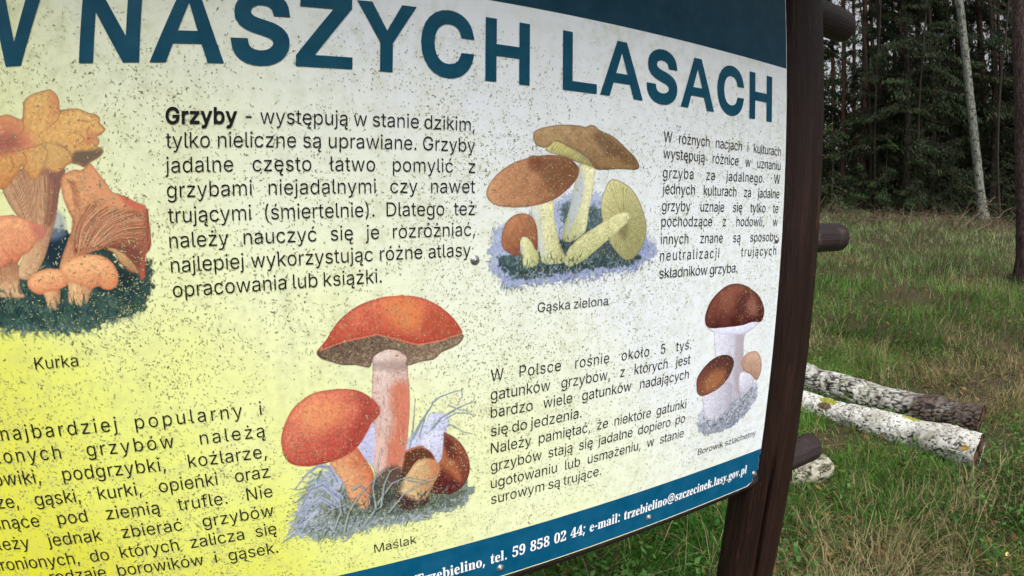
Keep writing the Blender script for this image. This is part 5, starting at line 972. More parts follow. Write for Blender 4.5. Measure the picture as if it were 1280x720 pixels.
# ================================================================== GROUND
def ground():
    r = np.concatenate([np.linspace(0.0, 30, 121)[1:], np.geomspace(31, 400, 26)])
    th = np.linspace(0, 2 * math.pi, 181)[:-1]
    R, TH = np.meshgrid(r, th, indexing='ij')
    X, Y = R * np.sin(TH), R * np.cos(TH)
    Z = ground_z(X, Y)
    V = np.concatenate([[[0, 0, float(ground_z(0, 0))]], np.stack([X.ravel(), Y.ravel(), Z.ravel()], 1)])
    m = len(th); F = []
    for i in range(len(r) - 1):
        for k in range(m):
            a = 1 + i * m + k; b = 1 + i * m + (k + 1) % m
            F.append((a, b, b + m, a + m))
    for k in range(m): F.append((0, 1 + (k + 1) % m, 1 + k, 0)[:3])
    nm = NM('forest_floor', 0.95, 0.2); v = nm.coord('Object')
    n1 = nm.noise(v, 3.0, 8, 0.7); n2 = nm.noise(v, 40, 5, 0.7)
    c = nm.ramp(n1, [(0.3, (0.022, 0.024, 0.010)), (0.5, (0.040, 0.036, 0.016)), (0.68, (0.055, 0.038, 0.022))])
    c = nm.mix(nm.ramp(n2, [(0.4, BW(0)), (0.7, BW(0.7))]), c, (0.075, 0.055, 0.032))
    nm.bump(n2, 0.6, 0.02)
    o = mesh('ground', [tuple(v_) for v_ in V], F, nm.base(c), smooth=True)
    o['kind'] = 'structure'
ground()

# ================================================================== GRASS
def attr_material(name, attr, rough=0.6, spec=0.3, trans=0.0):
    nm = NM(name, rough, spec)
    c = nm.n('ShaderNodeAttribute', attribute_name=attr).outputs['Color']
    nm.base(c)
    if trans:
        tl = nm.n('ShaderNodeBsdfTranslucent'); nm.l(c, tl.inputs[0])
        mx = nm.n('ShaderNodeMixShader'); mx.inputs[0].default_value = trans
        nm.l(nm.p.outputs[0], mx.inputs[1]); nm.l(tl.outputs[0], mx.inputs[2])
        nm.l(mx.outputs[0], nm.t.nodes['Material Output'].inputs['Surface'])
    return nm.m
M_blade = attr_material('grass_blades', 'tone', 0.6, 0.12, 0.3)

def blades(name, X, Y, H, W, col, segs, lean, seed):
    rg = np.random.default_rng(seed); n = len(X)
    Z = ground_z(X, Y)
    az = rg.uniform(0, 2 * math.pi, n)
    # neighbouring blades lean alike
    P = np.stack([X, Y], 1)
    pref = vnoise(P, 0.8, seed + 1, 2) * 14
    az = np.where(rg.random(n) < 0.55, pref + rg.normal(0, 0.7, n), az)
    lean = lean * rg.uniform(0.35, 1.25, n)
    D = np.stack([np.cos(az), np.sin(az), np.zeros(n)], 1); side = np.stack([-np.sin(az), np.cos(az), np.zeros(n)], 1)
    tw = rg.uniform(-0.8, 0.8, n); side = side * np.cos(tw)[:, None] + D * np.sin(tw)[:, None]
    p = np.stack([X, Y, Z - 0.01], 1); a = lean * 0.35
    rows = []
    for k in range(segs):
        wk = W * (1 - 0.75 * k / segs) / 2
        rows += [p - side * wk[:, None], p + side * wk[:, None]]
        a = a + lean * (0.9 / segs) * (1 + 0.5 * k)
        a = np.minimum(a, 2.1)
        st = (H / segs)[:, None] * (D * np.sin(a)[:, None] + np.array([0, 0, 1.0]) * np.cos(a)[:, None])
        p = p + st
        p[:, 2] = np.maximum(p[:, 2], Z + 0.012 + 0.02 * rg.random(n))
    rows.append(p)
    m = len(rows); A_ = np.stack(rows, 1); V = A_.reshape(-1, 3)
    b = np.arange(n)[:, None] * m; tris = []
    for k in range(segs - 1):
        q = 2 * k; tris += [[q, q + 1, q + 3], [q, q + 3, q + 2]]
    q = 2 * (segs - 1); tris.append([q, q + 1, q + 2])
    F = np.concatenate([b + np.array([t]) for t in tris], 0)
    o = mesh(name, V, F, M_blade)
    c4 = np.concatenate([col, np.ones((n, 1))], 1)
    set_color(o.data, 'tone', np.repeat(c4[:, None, :], m, 1).reshape(-1, 4))
    return tag(o, kind='stuff')

def mixc(a, b, t): return a * (1 - t[:, None]) + b * t[:, None]
def grass_colour(X, Y, rg):
    n = len(X); P = np.stack([X, Y], 1); r = np.hypot(X, Y); az = np.degrees(np.arctan2(X, Y))
    g0, g1, g2 = np.array([0.018, 0.070, 0.008]), np.array([0.064, 0.185, 0.024]), np.array([0.170, 0.275, 0.058])
    tan, pale, straw = np.array([0.19, 0.145, 0.065]), np.array([0.23, 0.28, 0.14]), np.array([0.32, 0.28, 0.15])
    c = mixc(np.tile(g0, (n, 1)), np.tile(g1, (n, 1)), np.clip(vnoise(P, 1.4, 51, 3) * 1.8 - 0.4 + rg.normal(0, .2, n), 0, 1))
    c = mixc(c, np.tile(g2, (n, 1)), np.clip(vnoise(P, 0.9, 57, 3) * 2.2 - 1.0 + rg.normal(0, .25, n), 0, 1))
    dry = np.clip(vnoise(P, 1.1, 53, 3) * 2.8 - 1.48, 0, 0.75)
    dry = dry + 0.24 * np.exp(-((az - 77) / 5) ** 2) * np.clip((12 - r) / 7, 0, 1) + 0.07
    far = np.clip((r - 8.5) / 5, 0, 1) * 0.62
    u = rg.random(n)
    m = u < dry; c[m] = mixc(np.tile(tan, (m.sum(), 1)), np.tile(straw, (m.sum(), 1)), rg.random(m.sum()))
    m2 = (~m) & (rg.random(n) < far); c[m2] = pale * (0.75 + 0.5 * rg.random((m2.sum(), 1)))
    return c * (0.7 + 0.6 * rg.random((n, 1)))

def grass_field():
    rg = np.random.default_rng(5)
    def sample(n, r0, r1, e, a0=-25, a1=106):
        t = rg.random(n); r = (r0 ** e + t * (r1 ** e - r0 ** e)) ** (1 / e)
        a = np.radians(rg.uniform(a0, a1, n)); return r * np.sin(a), r * np.cos(a), r
    X, Y, r = sample(270000, 1.1, 7.0, 0.75)
    # clumping
    P = np.stack([X, Y], 1); cl = vnoise(P, 0.35, 61, 3)
    k = rg.random(len(X)) < np.clip(cl * 3.2 - 0.85, 0.10, 1); X, Y, r, cl = X[k], Y[k], r[k], cl[k]
    n = len(X)
    H = (0.07 + 0.19 * cl ** 1.2) * rg.uniform(0.5, 1.35, n)
    W = rg.uniform(0.0030, 0.0068, n) * (1 + 0.05 * r)
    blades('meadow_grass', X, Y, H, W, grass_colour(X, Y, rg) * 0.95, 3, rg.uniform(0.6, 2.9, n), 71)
    X, Y, r = sample(150000, 6.5, 24.0, 0.6, -10, 106)
    P = np.stack([X, Y], 1); cl = vnoise(P, 0.9, 63, 3)
    k = rg.random(len(X)) < np.clip(cl * 2.2 - 0.2, 0.2, 1); X, Y, r, cl = X[k], Y[k], r[k], cl[k]; n = len(X)
    H = (0.08 + 0.22 * cl) * rg.uniform(0.6, 1.3, n) * np.interp(r, [6, 9, 16, 22], [0.9, 1.15, 1.2, 0.75])
    W = rg.uniform(0.004, 0.008, n) * (0.6 + r / 12)
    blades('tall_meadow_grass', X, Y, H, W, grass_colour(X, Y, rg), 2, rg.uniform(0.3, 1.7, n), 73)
    # long dry stalks lying over the turf
    X, Y, r = sample(2600, 1.6, 9.0, 0.9)
    n = len(X); c = np.array([0.34, 0.29, 0.16]) * (0.6 + 0.6 * rg.random((n, 1)))
    blades('dry_grass_stalks', X, Y, rg.uniform(0.25, 0.6, n), rg.uniform(0.0025, 0.0042, n), c, 3, rg.uniform(1.0, 2.0, n), 77)
grass_field()

def litter():
    rg = np.random.default_rng(8); n = 16000
    r = (1.2 ** 0.9 + rg.random(n) * (22 ** 0.9 - 1.2 ** 0.9)) ** (1 / 0.9); a = np.radians(rg.uniform(20, 102, n))
    X, Y = r * np.sin(a), r * np.cos(a); Z = ground_z(X, Y) + rg.uniform(0.005, 0.07, n)
    s = rg.uniform(0.010, 0.028, n); t = rg.uniform(0, 6.28, n)
    e1 = np.stack([np.cos(t), np.sin(t), rg.normal(0, .35, n)], 1) * s[:, None]; e2 = np.stack([-np.sin(t), np.cos(t), rg.normal(0, .35, n)], 1) * s[:, None] * 0.55
    c = np.stack([X, Y, Z], 1); lift = np.array([0, 0, 1.0]) * (s * 0.25)[:, None]
    V = np.stack([c - e1, c - e2 * 1.0 + lift * 0, c + lift, c + e2, c + e1], 1).reshape(-1, 3)
    b = np.arange(n)[:, None] * 5
    F = np.concatenate([b + np.array([q]) for q in ([0, 1, 2], [0, 2, 3], [1, 4, 2], [2, 4, 3])], 0)
    o = mesh('fallen_leaf_litter', V, F, M_blade)
    cols = np.array([[0.16, 0.085, 0.035], [0.10, 0.055, 0.03], [0.24, 0.15, 0.06], [0.07, 0.045, 0.03]])[rg.integers(0, 4, n)]
    set_color(o.data, 'tone', np.repeat(np.concatenate([cols, np.ones((n, 1))], 1)[:, None], 5, 1).reshape(-1, 4))
    o['kind'] = 'stuff'
litter()

def weeds():
    rg = np.random.default_rng(18); n = 26000
    r = (1.3 ** 0.9 + rg.random(n) * (11 ** 0.9 - 1.3 ** 0.9)) ** (1 / 0.9); a = np.radians(rg.uniform(25, 100, n))
    X, Y = r * np.sin(a), r * np.cos(a); P = np.stack([X, Y], 1)
    k = vnoise(P, 0.7, 91, 3) > 0.50; X, Y, r = X[k], Y[k], r[k]; n = len(X)
    Z = ground_z(X, Y) + rg.uniform(0.02, 0.13, n); s = rg.uniform(0.008, 0.020, n); t = rg.uniform(0, 6.28, n)
    e1 = np.stack([np.cos(t), np.sin(t), rg.normal(0, .5, n)], 1) * s[:, None]; e2 = np.stack([-np.sin(t), np.cos(t), rg.normal(0, .5, n)], 1) * s[:, None] * 0.6
    c = np.stack([X, Y, Z], 1); lift = np.array([0, 0, 1.0]) * (s * 0.3)[:, None]
    V = np.stack([c - e1, c - e2, c + lift, c + e2, c + e1], 1).reshape(-1, 3); b = np.arange(n)[:, None] * 5
    F = np.concatenate([b + np.array([q]) for q in ([0, 1, 2], [0, 2, 3], [1, 4, 2], [2, 4, 3])], 0)
    o = mesh('low_weeds', V, F, M_blade)
    cols = np.array([[0.04, 0.13, 0.025], [0.08, 0.19, 0.04], [0.03, 0.08, 0.02], [0.12, 0.20, 0.06]])[rg.integers(0, 4, n)]
    set_color(o.data, 'tone', np.repeat(np.concatenate([cols, np.ones((n, 1))], 1)[:, None], 5, 1).reshape(-1, 4))
    o['kind'] = 'stuff'
weeds()

# ================================================================== BIRCH LOGS
def worley(P, cell, seed):
    i = np.floor(P / cell).astype(np.int64); best = np.full(len(P), 9.0); sec = np.full(len(P), 9.0)
    for dx in (-1, 0, 1):
        for dy in (-1, 0, 1):
            a, b = i[:, 0] + dx, i[:, 1] + dy
            x = (a * 73856093 ^ b * 19349663 ^ seed * 83492791) & 0xffffffff
            x = ((x ^ (x >> 15)) * 2246822519) & 0xffffffff
            fx = ((x >> 3) & 1023) / 1023.0; fy = ((x >> 14) & 1023) / 1023.0
            d = np.hypot((a + fx) - P[:, 0] / cell[0], (b + fy) - P[:, 1] / cell[1])
            sec = np.where(d < best, best, np.minimum(sec, d)); best = np.minimum(best, d)
    return best, sec
M_bark = attr_material('birch_bark', 'tone', 0.75, 0.25)
nm = NM('log_end_wood', 0.85, 0.2)
wv = nm.noise(nm.coord('Object'), 35, 6, 0.7, 1.0)
M_end = nm.base(nm.ramp(wv, [(0.3, (0.018, 0.011, 0.008)), (0.55, (0.07, 0.042, 0.025)), (0.8, (0.20, 0.12, 0.06))]))

def birch_log(name, A, Bv, ra, rb, style, seed, label, n=120, m=240, cat='log'):
    A = Vector(A); Bv = Vector(Bv); L = (Bv - A).length
    ax = (Bv - A).normalized(); up = Vector((0, 0, 1)); s1 = ax.cross(up).normalized(); s2 = s1.cross(ax)
    T_, K = np.meshgrid(np.linspace(0, 1, m), np.arange(n), indexing='ij')
    th = 2 * math.pi * K / n; t = T_
    r0 = ra + (rb - ra) * t
    X = (t * L).ravel(); Y = (th * 0.1).ravel()
    thr = th.ravel(); tr_ = t.ravel()
    # wrap noise round the log by sampling on a circle
    Q = np.stack([X + 0.35 * np.cos(thr) * 0.3, X * 0.2 + 0.12 * np.sin(thr) + 0.07 * np.cos(thr)], 1)
    Q2 = np.stack([X, Y], 1)
    big = vnoise(Q, 0.16, seed, 3); med = vnoise(Q2, 0.03, seed + 3, 3)
    if style == 'fissured': b1, b2 = worley(Q2 + 0.030 * np.stack([med * 2, med - big], 1), np.array([0.075, 0.022]), seed)
    else: b1, b2 = worley(Q2 + 0.09 * np.stack([med, big], 1), np.array([0.048, 0.030]) if style == 'peeling' else np.array([0.034, 0.020]), seed)
    edge = b2 - b1
    brk = np.clip((vnoise(Q2 + 3.0, 0.045, seed + 50, 3) - (0.32 if style == 'fissured' else 0.47)) * 6, 0, 1)
    gap = np.clip(1 - edge / (0.30 if style == 'fissured' else 0.22), 0, 1)
    gap = gap * brk
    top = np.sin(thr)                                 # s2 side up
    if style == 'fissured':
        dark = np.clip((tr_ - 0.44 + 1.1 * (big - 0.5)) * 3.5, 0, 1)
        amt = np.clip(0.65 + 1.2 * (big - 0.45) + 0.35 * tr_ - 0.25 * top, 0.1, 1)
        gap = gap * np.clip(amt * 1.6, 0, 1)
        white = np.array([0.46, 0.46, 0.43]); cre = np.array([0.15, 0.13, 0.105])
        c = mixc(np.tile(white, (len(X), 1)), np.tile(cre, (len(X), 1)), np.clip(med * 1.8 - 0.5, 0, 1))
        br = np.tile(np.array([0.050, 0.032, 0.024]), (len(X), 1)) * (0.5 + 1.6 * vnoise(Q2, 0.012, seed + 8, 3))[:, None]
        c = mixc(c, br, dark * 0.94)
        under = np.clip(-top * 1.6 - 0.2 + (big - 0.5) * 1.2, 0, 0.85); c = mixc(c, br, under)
        c = mixc(c, np.tile(np.array([0.010, 0.009, 0.008]), (len(X), 1)), np.clip(gap * 1.7, 0, 1))
    elif style == 'peeling':
        white = np.array([0.60, 0.60, 0.57]); cre = np.array([0.30, 0.28, 0.24])
        c = mixc(np.tile(white, (len(X), 1)), np.tile(cre, (len(X), 1)), np.clip(med * 1.4 + big * 1.6 - 1.2, 0, 1))
        lent = np.clip((vnoise(np.stack([X * 2.2, Y * 1.4], 1), 0.014, seed + 6, 3) - 0.62) * 14, 0, 1)
        c = mixc(c, np.tile(np.array([0.022, 0.019, 0.018]), (len(X), 1)), lent)
        left = np.clip((0.36 - tr_) * 5, 0, 1)
        gap = gap * np.clip(0.55 + left * 1.2 + (big - 0.5) * 1.8, 0, 1)
        c = mixc(c, np.tile(np.array([0.016, 0.013, 0.012]), (len(X), 1)), np.clip(gap * 1.8, 0, 1))
        for (tt, aa, rt, rth) in ((0.28, 1.35, 0.055, 0.55), (0.69, 1.75, 0.055, 0.38)):
            q = ((tr_ - tt) / rt) ** 2 + ((thr - aa) / rth) ** 2 + (vnoise(Q2, 0.012, seed + 20, 3) - 0.5) * 1.6
            c = mixc(c, np.array([0.22, 0.23, 0.025]) * (0.5 + vnoise(Q2, 0.006, seed + 21, 2))[:, None], np.clip((1 - q) * 3, 0, 1))
        hole = ((tr_ - 0.275) / 0.035) ** 2 + ((thr - 0.65) / 0.35) ** 2
        c = mixc(c, np.tile(np.array([0.09, 0.055, 0.035]), (len(X), 1)), np.clip((1.2 - hole) * 3, 0, 1))
        org = ((tr_ - 0.955) / 0.016) ** 2 + ((thr - 0.35) / 0.18) ** 2 + (med - 0.5) * 2
        c = mixc(c, np.tile(np.array([0.34, 0.20, 0.03]), (len(X), 1)), np.clip((1 - org) * 3, 0, 1))
    else:
        white = np.array([0.34, 0.33, 0.26]); cre = np.array([0.09, 0.075, 0.045])
        c = mixc(np.tile(white, (len(X), 1)), np.tile(cre, (len(X), 1)), np.clip(med * 2.4 - 0.8, 0, 1))
        c = mixc(c, np.tile(np.array([0.016, 0.014, 0.010]), (len(X), 1)), np.clip(gap * 2.4, 0, 1))
    mossy = np.clip((vnoise(Q, 0.10, seed + 40, 3) - 0.60) * 7, 0, 1) * np.clip(0.9 - tr_, 0, 1) * np.clip(top + 0.4, 0, 1)
    c = mixc(c, np.array([0.12, 0.14, 0.022]) * (0.4 + 1.2 * vnoise(Q2, 0.008, seed + 41, 2))[:, None], mossy * 0.9)
    c *= (0.85 + 0.3 * vnoise(Q2, 0.004, seed + 12, 2))[:, None]
    rr = r0.ravel() * (1 + 0.34 * (big - 0.5)) - 0.014 * gap + 0.012 * (med - 0.5)
    ragged = 0.03 * (vnoise(np.stack([thr * 0.2, thr * 0], 1), 0.15, seed + 30, 3) - 0.5)
    xx = X + np.where(tr_ > 0.5, ragged * (tr_ - 0.5) * 2, 0)
    bend = 0.022 * np.sin(tr_ * 3.6 + seed)
    base = np.array(A)[None] + xx[:, None] * np.array(ax)[None] + bend[:, None] * np.array(s2)[None]
    V = base + (rr * np.cos(thr))[:, None] * np.array(s1)[None] + (rr * np.sin(thr))[:, None] * np.array(s2)[None]
    idx = np.arange(m * n).reshape(m, n); i2 = np.roll(idx, -1, 1)
    F = np.stack([idx[:-1].ravel(), i2[:-1].ravel(), i2[1:].ravel(), idx[1:].ravel()], 1)
    root = empty(name, tuple((A + Bv) / 2))
    root.location.z -= min(ra, rb)
    tag(root, label, cat)
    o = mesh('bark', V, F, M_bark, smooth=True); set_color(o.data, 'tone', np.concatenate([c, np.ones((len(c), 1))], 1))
    o.parent = root; o.matrix_parent_inverse = Matrix.Translation(-root.location)
    for ring, flip in ((0, 1), (m - 1, -1)):
        ed = V.reshape(m, n, 3)[ring]; cen = ed.mean(0); rg = np.random.default_rng(seed + ring)
        Vs = [cen + flip * 0.006 * np.array(ax)]; Fs = []
        for q, s in enumerate((0.35, 0.7, 0.96)):
            for k in range(n):
                Vs.append(cen + (ed[k] - cen) * s + np.array(ax) * flip * (0.006 + 0.004 * rg.normal() * (s < 0.9)))
        for q in range(2):
            for k in range(n): Fs.append((1 + q * n + k, 1 + q * n + (k + 1) % n, 1 + (q + 1) * n + (k + 1) % n, 1 + (q + 1) * n + k))
        for k in range(n): Fs.append((0, 1 + k, 1 + (k + 1) % n))
        e = mesh('cut_end', Vs, Fs, M_end); e.parent = root; e.matrix_parent_inverse = Matrix.Translation(-root.location)
    return root

def resting(px, py, r):
    """centre of a log whose lower edge is seen at this pixel"""
    g = at_ground(px, py); d = Vector((g.x, g.y, 0)).normalized()
    c = g + d * (r * 0.75); c.z = float(ground_z(c.x, c.y)) + r * 0.93
    return c
birch_log('birch_log', resting(975, 506, 0.085), resting(1217, 594, 0.105), 0.092, 0.112, 'peeling', 4,
          'front white birch log with peeling bark and yellow moss patches, lying in grass')
birch_log('birch_log', resting(985, 488, 0.11), resting(1221, 551, 0.120), 0.122, 0.126, 'fissured', 9,
          'rear birch log with dark cracked bark and a dark brown broken right end')
g1 = at_ground(1036, 608)
birch_log('birch_stub', resting(975, 612, 0.075), resting(1030, 600, 0.066), 0.082, 0.074, 'mottled', 15,
          'short mottled birch stub lying at the foot of the board post', m=110, cat='log')

# few bright fallen leaves
def fallen_leaf(px, py, size, col, label):
    g = at_ground(px, py) + Vector((0, 0, 0.05))
    rg = np.random.default_rng(int(px)); t = rg.uniform(0, 6.28)
    V = []; n = 10
    for k in range(n):
        a = 2 * math.pi * k / n; w = math.cos(a) * size; h = math.sin(a) * size * 0.6 * (1 - 0.3 * math.cos(a))
        V.append((g.x + w * math.cos(t) - h * math.sin(t), g.y + w * math.sin(t) + h * math.cos(t), g.z + 0.3 * size * abs(math.sin(a)) + 0.4 * w))
    V.append((g.x, g.y, g.z + 0.001))
    o = mesh('fallen_leaf', V, [(k, (k + 1) % n, n) for k in range(n)], NM('leaf_%d' % px, 0.5).base(col))
    tag(o, label, 'leaf', 'bright fallen leaves in the grass')
fallen_leaf(683, 674, 0.013, (0.62, 0.52, 0.06), 'small yellow leaf in grass just under the bottom edge of the board')
fallen_leaf(1255, 704, 0.014, (0.60, 0.50, 0.14), 'pale yellow leaf in grass near the bottom right corner')
fallen_leaf(1061, 582, 0.022, (0.45, 0.26, 0.02), 'ochre leaf on the turf right of the short birch stub')
fallen_leaf(1218, 497, 0.024, (0.30, 0.20, 0.10), 'brown leaf behind the broken end of the rear birch log')

# ================================================================== TREES
def bark_mat(name, c1, c2, c3, sc=1.0, marks=False):
    nm = NM(name, 0.9, 0.2); v = nm.coord('Object', (1, 1, 0.28))
    a = nm.n('ShaderNodeTexVoronoi', feature='DISTANCE_TO_EDGE'); a.inputs['Scale'].default_value = 26 * sc; nm.l(v, a.inputs['Vector'])
    n = nm.noise(v, 18 * sc, 6, 0.7, 0.5); g = nm.noise(nm.coord('Object'), 1.1, 3)
    c = nm.ramp(n, [(0.3, c1), (0.5, c2), (0.72, c3)])
    c = nm.mix(nm.ramp(a.outputs[0], [(0.0, BW(0.8)), (0.12, BW(0))]), c, tuple(k * 0.3 for k in c1))
    c = nm.mix(nm.ramp(g, [(0.4, BW(0)), (0.7, BW(0.5))]), c, c1)
    if marks:
        mk = nm.noise(nm.coord('Object', (1, 1, 1.8)), 6, 5, 0.7)
        c = nm.mix(nm.ramp(mk, [(0.54, BW(0)), (0.60, BW(0.9))]), c, (0.012, 0.012, 0.011))
    nm.bump(a.outputs[0], 0.7, 0.02)
    return nm.base(c)
M_pine = bark_mat('pine_bark', (0.030, 0.020, 0.019), (0.072, 0.048, 0.046), (0.14, 0.10, 0.10))
M_pinefar = bark_mat('pine_bark_red', (0.035, 0.020, 0.015), (0.085, 0.045, 0.030), (0.15, 0.085, 0.058), 0.6)
M_spruceb = bark_mat('spruce_bark', (0.025, 0.02, 0.017), (0.045, 0.036, 0.030), (0.075, 0.06, 0.05), 0.7)
M_birch = bark_mat('standing_birch_bark', (0.10, 0.105, 0.088), (0.19, 0.20, 0.175), (0.33, 0.34, 0.30), 0.5, True)
M_twig = NM('dead_twig', 0.9, 0.2).base((0.035, 0.027, 0.021))
M_needle = attr_material('needles', 'tone', 0.65, 0.25, 0.15)
M_brush = NM('dry_branch', 0.85, 0.2).base((0.12, 0.088, 0.06))

def trunk_mesh(name, h, r0, r1, bend, seed, n=14, m=36, rough=0.02):
    rg = np.random.default_rng(seed); ph = rg.uniform(0, 6, 2)
    path = []; rad = []
    for i in range(m):
        t = i / (m - 1); z = -0.25 + (h + 0.25) * t
        path.append((bend * math.sin(t * 4 + ph[0]) * t + 0.0, bend * math.sin(t * 3 + ph[1]) * t, z))
        rad.append((r0 + (r1 - r0) * t) * (1 + 0.55 * math.exp(-max(z, 0) / (r0 * 1.3))))
    V, F = tube(path, rad, n, True, rough, seed)
    me = bpy.data.meshes.new(name); me.from_pydata([tuple(v) for v in V], [], F)
    me.polygons.foreach_set('use_smooth', np.ones(len(me.polygons), bool)); me.update()
    return me

def needle_crown(name, h, z0, rbase, nface, seed, hang=0.6, tone=1.0, fsize=1.0, shape=0.8):
    """spruce crown: drooping boughs carrying thousands of small needle sprays"""
    rg = np.random.default_rng(seed); cen = []; dirs = []; tv = []
    nb = int((h - z0) * 7)
    per = max(6, nface // nb)
    for b in range(nb):
        t = rg.random() ** 1.15; z = z0 + (h - z0) * t
        Lb = rbase * (1 - t) ** shape * rg.uniform(0.55, 1.15) + 0.25
        a = rg.uniform(0, 2 * math.pi); dro = rg.uniform(0.2, 1.1); tb = rg.uniform(0.4, 1.3)
        s = rg.random(per) ** 0.7
        x = s * Lb; zz = z - dro * x + 0.22 * dro * x * x / max(Lb, .5)
        w = 0.13 * Lb * (1 - 0.5 * s) + 0.06
        off = rg.normal(0, 1, per) * w
        cen.append(np.stack([x * math.cos(a) - off * math.sin(a), x * math.sin(a) + off * math.cos(a), zz - np.abs(off) * 0.35 - rg.random(per) * 0.12], 1))
        d = np.stack([math.cos(a) + rg.normal(0, .6, per), math.sin(a) + rg.normal(0, .6, per), -hang - rg.random(per) * 1.2], 1)
        dirs.append(d / np.linalg.norm(d, axis=1)[:, None]); tv.append(np.full(per, tb) * rg.uniform(0.7, 1.3, per))
    C_, D, tt = np.concatenate(cen), np.concatenate(dirs), np.concatenate(tv); n = len(C_)
    L = rg.uniform(0.07, 0.20, n) * fsize; w = rg.uniform(0.012, 0.034, n) * fsize
    sd_ = np.cross(D, rg.normal(0, 1, (n, 3))); sd_ /= np.linalg.norm(sd_, axis=1)[:, None] + 1e-9
    V = np.stack([C_ - sd_ * w[:, None], C_ + sd_ * w[:, None], C_ + D * L[:, None]], 1).reshape(-1, 3)
    F = np.arange(n * 3).reshape(n, 3)
    me = bpy.data.meshes.new(name); me.vertices.add(n * 3); me.vertices.foreach_set('co', V.astype(np.float32).ravel())
    me.loops.add(n * 3); me.loops.foreach_set('vertex_index', F.astype(np.int32).ravel()); me.polygons.add(n)
    me.polygons.foreach_set('loop_start', np.arange(0, n * 3, 3, dtype=np.int32)); me.update(calc_edges=True)
    base = np.array([0.010, 0.028, 0.008]) * tone; alt = np.array([0.034, 0.052, 0.015]) * tone
    c = mixc(np.tile(base, (n, 1)), np.tile(alt, (n, 1)), np.clip(rg.normal(0.35, 0.3, n), 0, 1)) * tt[:, None]
    dead = rg.random(n) < 0.14; c[dead] = np.array([0.045, 0.030, 0.017])
    set_color(me, 'tone', np.repeat(np.concatenate([c, np.ones((n, 1))], 1)[:, None], 3, 1).reshape(-1, 4))
    me.materials.append(M_needle)
    return me

def twig_mesh(name, h0, h1, n, L, seed, r=0.008, up=0.0):
    """bare dead branches along a trunk, one mesh"""
    rg = np.random.default_rng(seed); V = []; F = []
    for i in range(n):
        z = rg.uniform(h0, h1); a = rg.uniform(0, 6.28); l = L * rg.uniform(0.4, 1.2)
        p = [(0, 0, z)]; e = rg.uniform(-0.5, 0.2) + up
        for k in range(1, 5):
            s = l * k / 4; p.append((s * math.cos(a + 0.15 * k * rg.normal()), s * math.sin(a), z + e * s + 0.05 * rg.normal() * s))
        v, f = tube(p, [r, r * .8, r * .6, r * .45, r * .25], 4, False)
        f = [tuple(q + len(V) for q in t) for t in f]; V += v; F += f
        for _ in range(3):
            q = p[rg.integers(1, 4)]; b = a + rg.choice([-1, 1]) * rg.uniform(.5, 1.1); l2 = l * 0.35
            v, f = tube([q, (q[0] + l2 * .5 * math.cos(b), q[1] + l2 * .5 * math.sin(b), q[2] - 0.1 * l2), (q[0] + l2 * math.cos(b), q[1] + l2 * math.sin(b), q[2] - 0.3 * l2)], [r * .5, r * .35, r * .2], 3, False)
            f = [tuple(t_ + len(V) for t_ in t) for t in f]; V += v; F += f
    me = bpy.data.meshes.new(name); me.from_pydata([tuple(v) for v in V], [], F); me.update(); me.materials.append(M_twig)
    return me

SPR = [(trunk_mesh('trunk', 13 + i, 0.13 + 0.02 * i, 0.02, 0.12, 100 + i), needle_crown('crown', 13 + i, 0.4, 2.8 - 0.2 * i, 32000, 200 + i, hang=1.1, fsize=0.9), twig_mesh('dead_branches', 0.6, 6.5, 46, 1.5, 300 + i)) for i in range(3)]
for t in SPR: t[0].materials.append(M_spruceb)
PIN = [(trunk_mesh('trunk', 17 + i, 0.14 + 0.02 * i, 0.06, 0.25, 400 + i), needle_crown('crown', 17.5 + i, 11.5 + i, 2.2, 3200, 500 + i, hang=-0.2, tone=1.2, fsize=1.5, shape=0.35), twig_mesh('dead_branches', 3.0, 12, 22, 1.2, 600 + i)) for i in range(2)]
for t in PIN: t[0].materials.append(M_pinefar)
YOU = [(trunk_mesh('trunk', 3.6, 0.035, 0.01, 0.05, 700), needle_crown('crown', 3.7, 0.25, 1.25, 5200, 701, hang=0.3, tone=1.35, fsize=0.8), None)]
YOU[0][0].materials.append(M_spruceb)
used_proto = {}
def plant(kind, px, d, scale, rot, label, group, thick=1.0):
    protos = {'spruce_tree': SPR, 'pine_tree': PIN, 'young_spruce': YOU}[kind]
    k = used_proto.get(kind, 0); used_proto[kind] = k + 1
    tm, cm, wm = protos[k % len(protos)]
    x, y, z = at_dist(px, d)
    root = empty(kind, (x, y, z)); root.scale = (scale, scale, scale); root.rotation_euler = (0, 0, rot)
    for nm_, me in (('trunk', tm), ('crown', cm), ('dead_branches', wm)):
        if me is None: continue
        o = bpy.data.objects.new(nm_, me); COL.objects.link(o); o.parent = root
        if nm_ == 'trunk': o.scale = (thick, thick, 1)
        if nm_ == 'dead_branches': o['kind'] = 'stuff'
    tag(root, label, kind.replace('_', ' ').replace('spruce tree', 'spruce').replace('pine tree', 'pine'), group)
    return root
FR = random.Random(21)
GS, GP, GY = 'dark spruces along the forest edge', 'pine trunks inside the forest', 'young spruces in front of the forest edge'
HID_S = 'dark spruce of the forest edge standing behind the information board'
n_s = 0
for px, d, sc, lb in [(1014, 27, 0.95, 'spruce just right of the timber post with sky showing round its top'), (1092, 24, 1.0, 'dense dark spruce midway between the post and the birch'),
                      (1128, 22.5, 0.9, 'spruce with low hanging boughs left of the pale birch'), (1160, 24, 1.1, 'blackish green spruce closest on the left of the pale birch trunk'),
                      (1196, 27, 1.0, 'spruce directly behind the pale birch trunk'), (1236, 25, 1.0, 'spruce between the pale birch and the rough pine trunk'),
                      (1268, 28, 1.05, 'spruce behind the rough pine trunk at the right edge')]:
    plant('spruce_tree', px, d, sc, FR.uniform(0, 6.28), lb, GS)
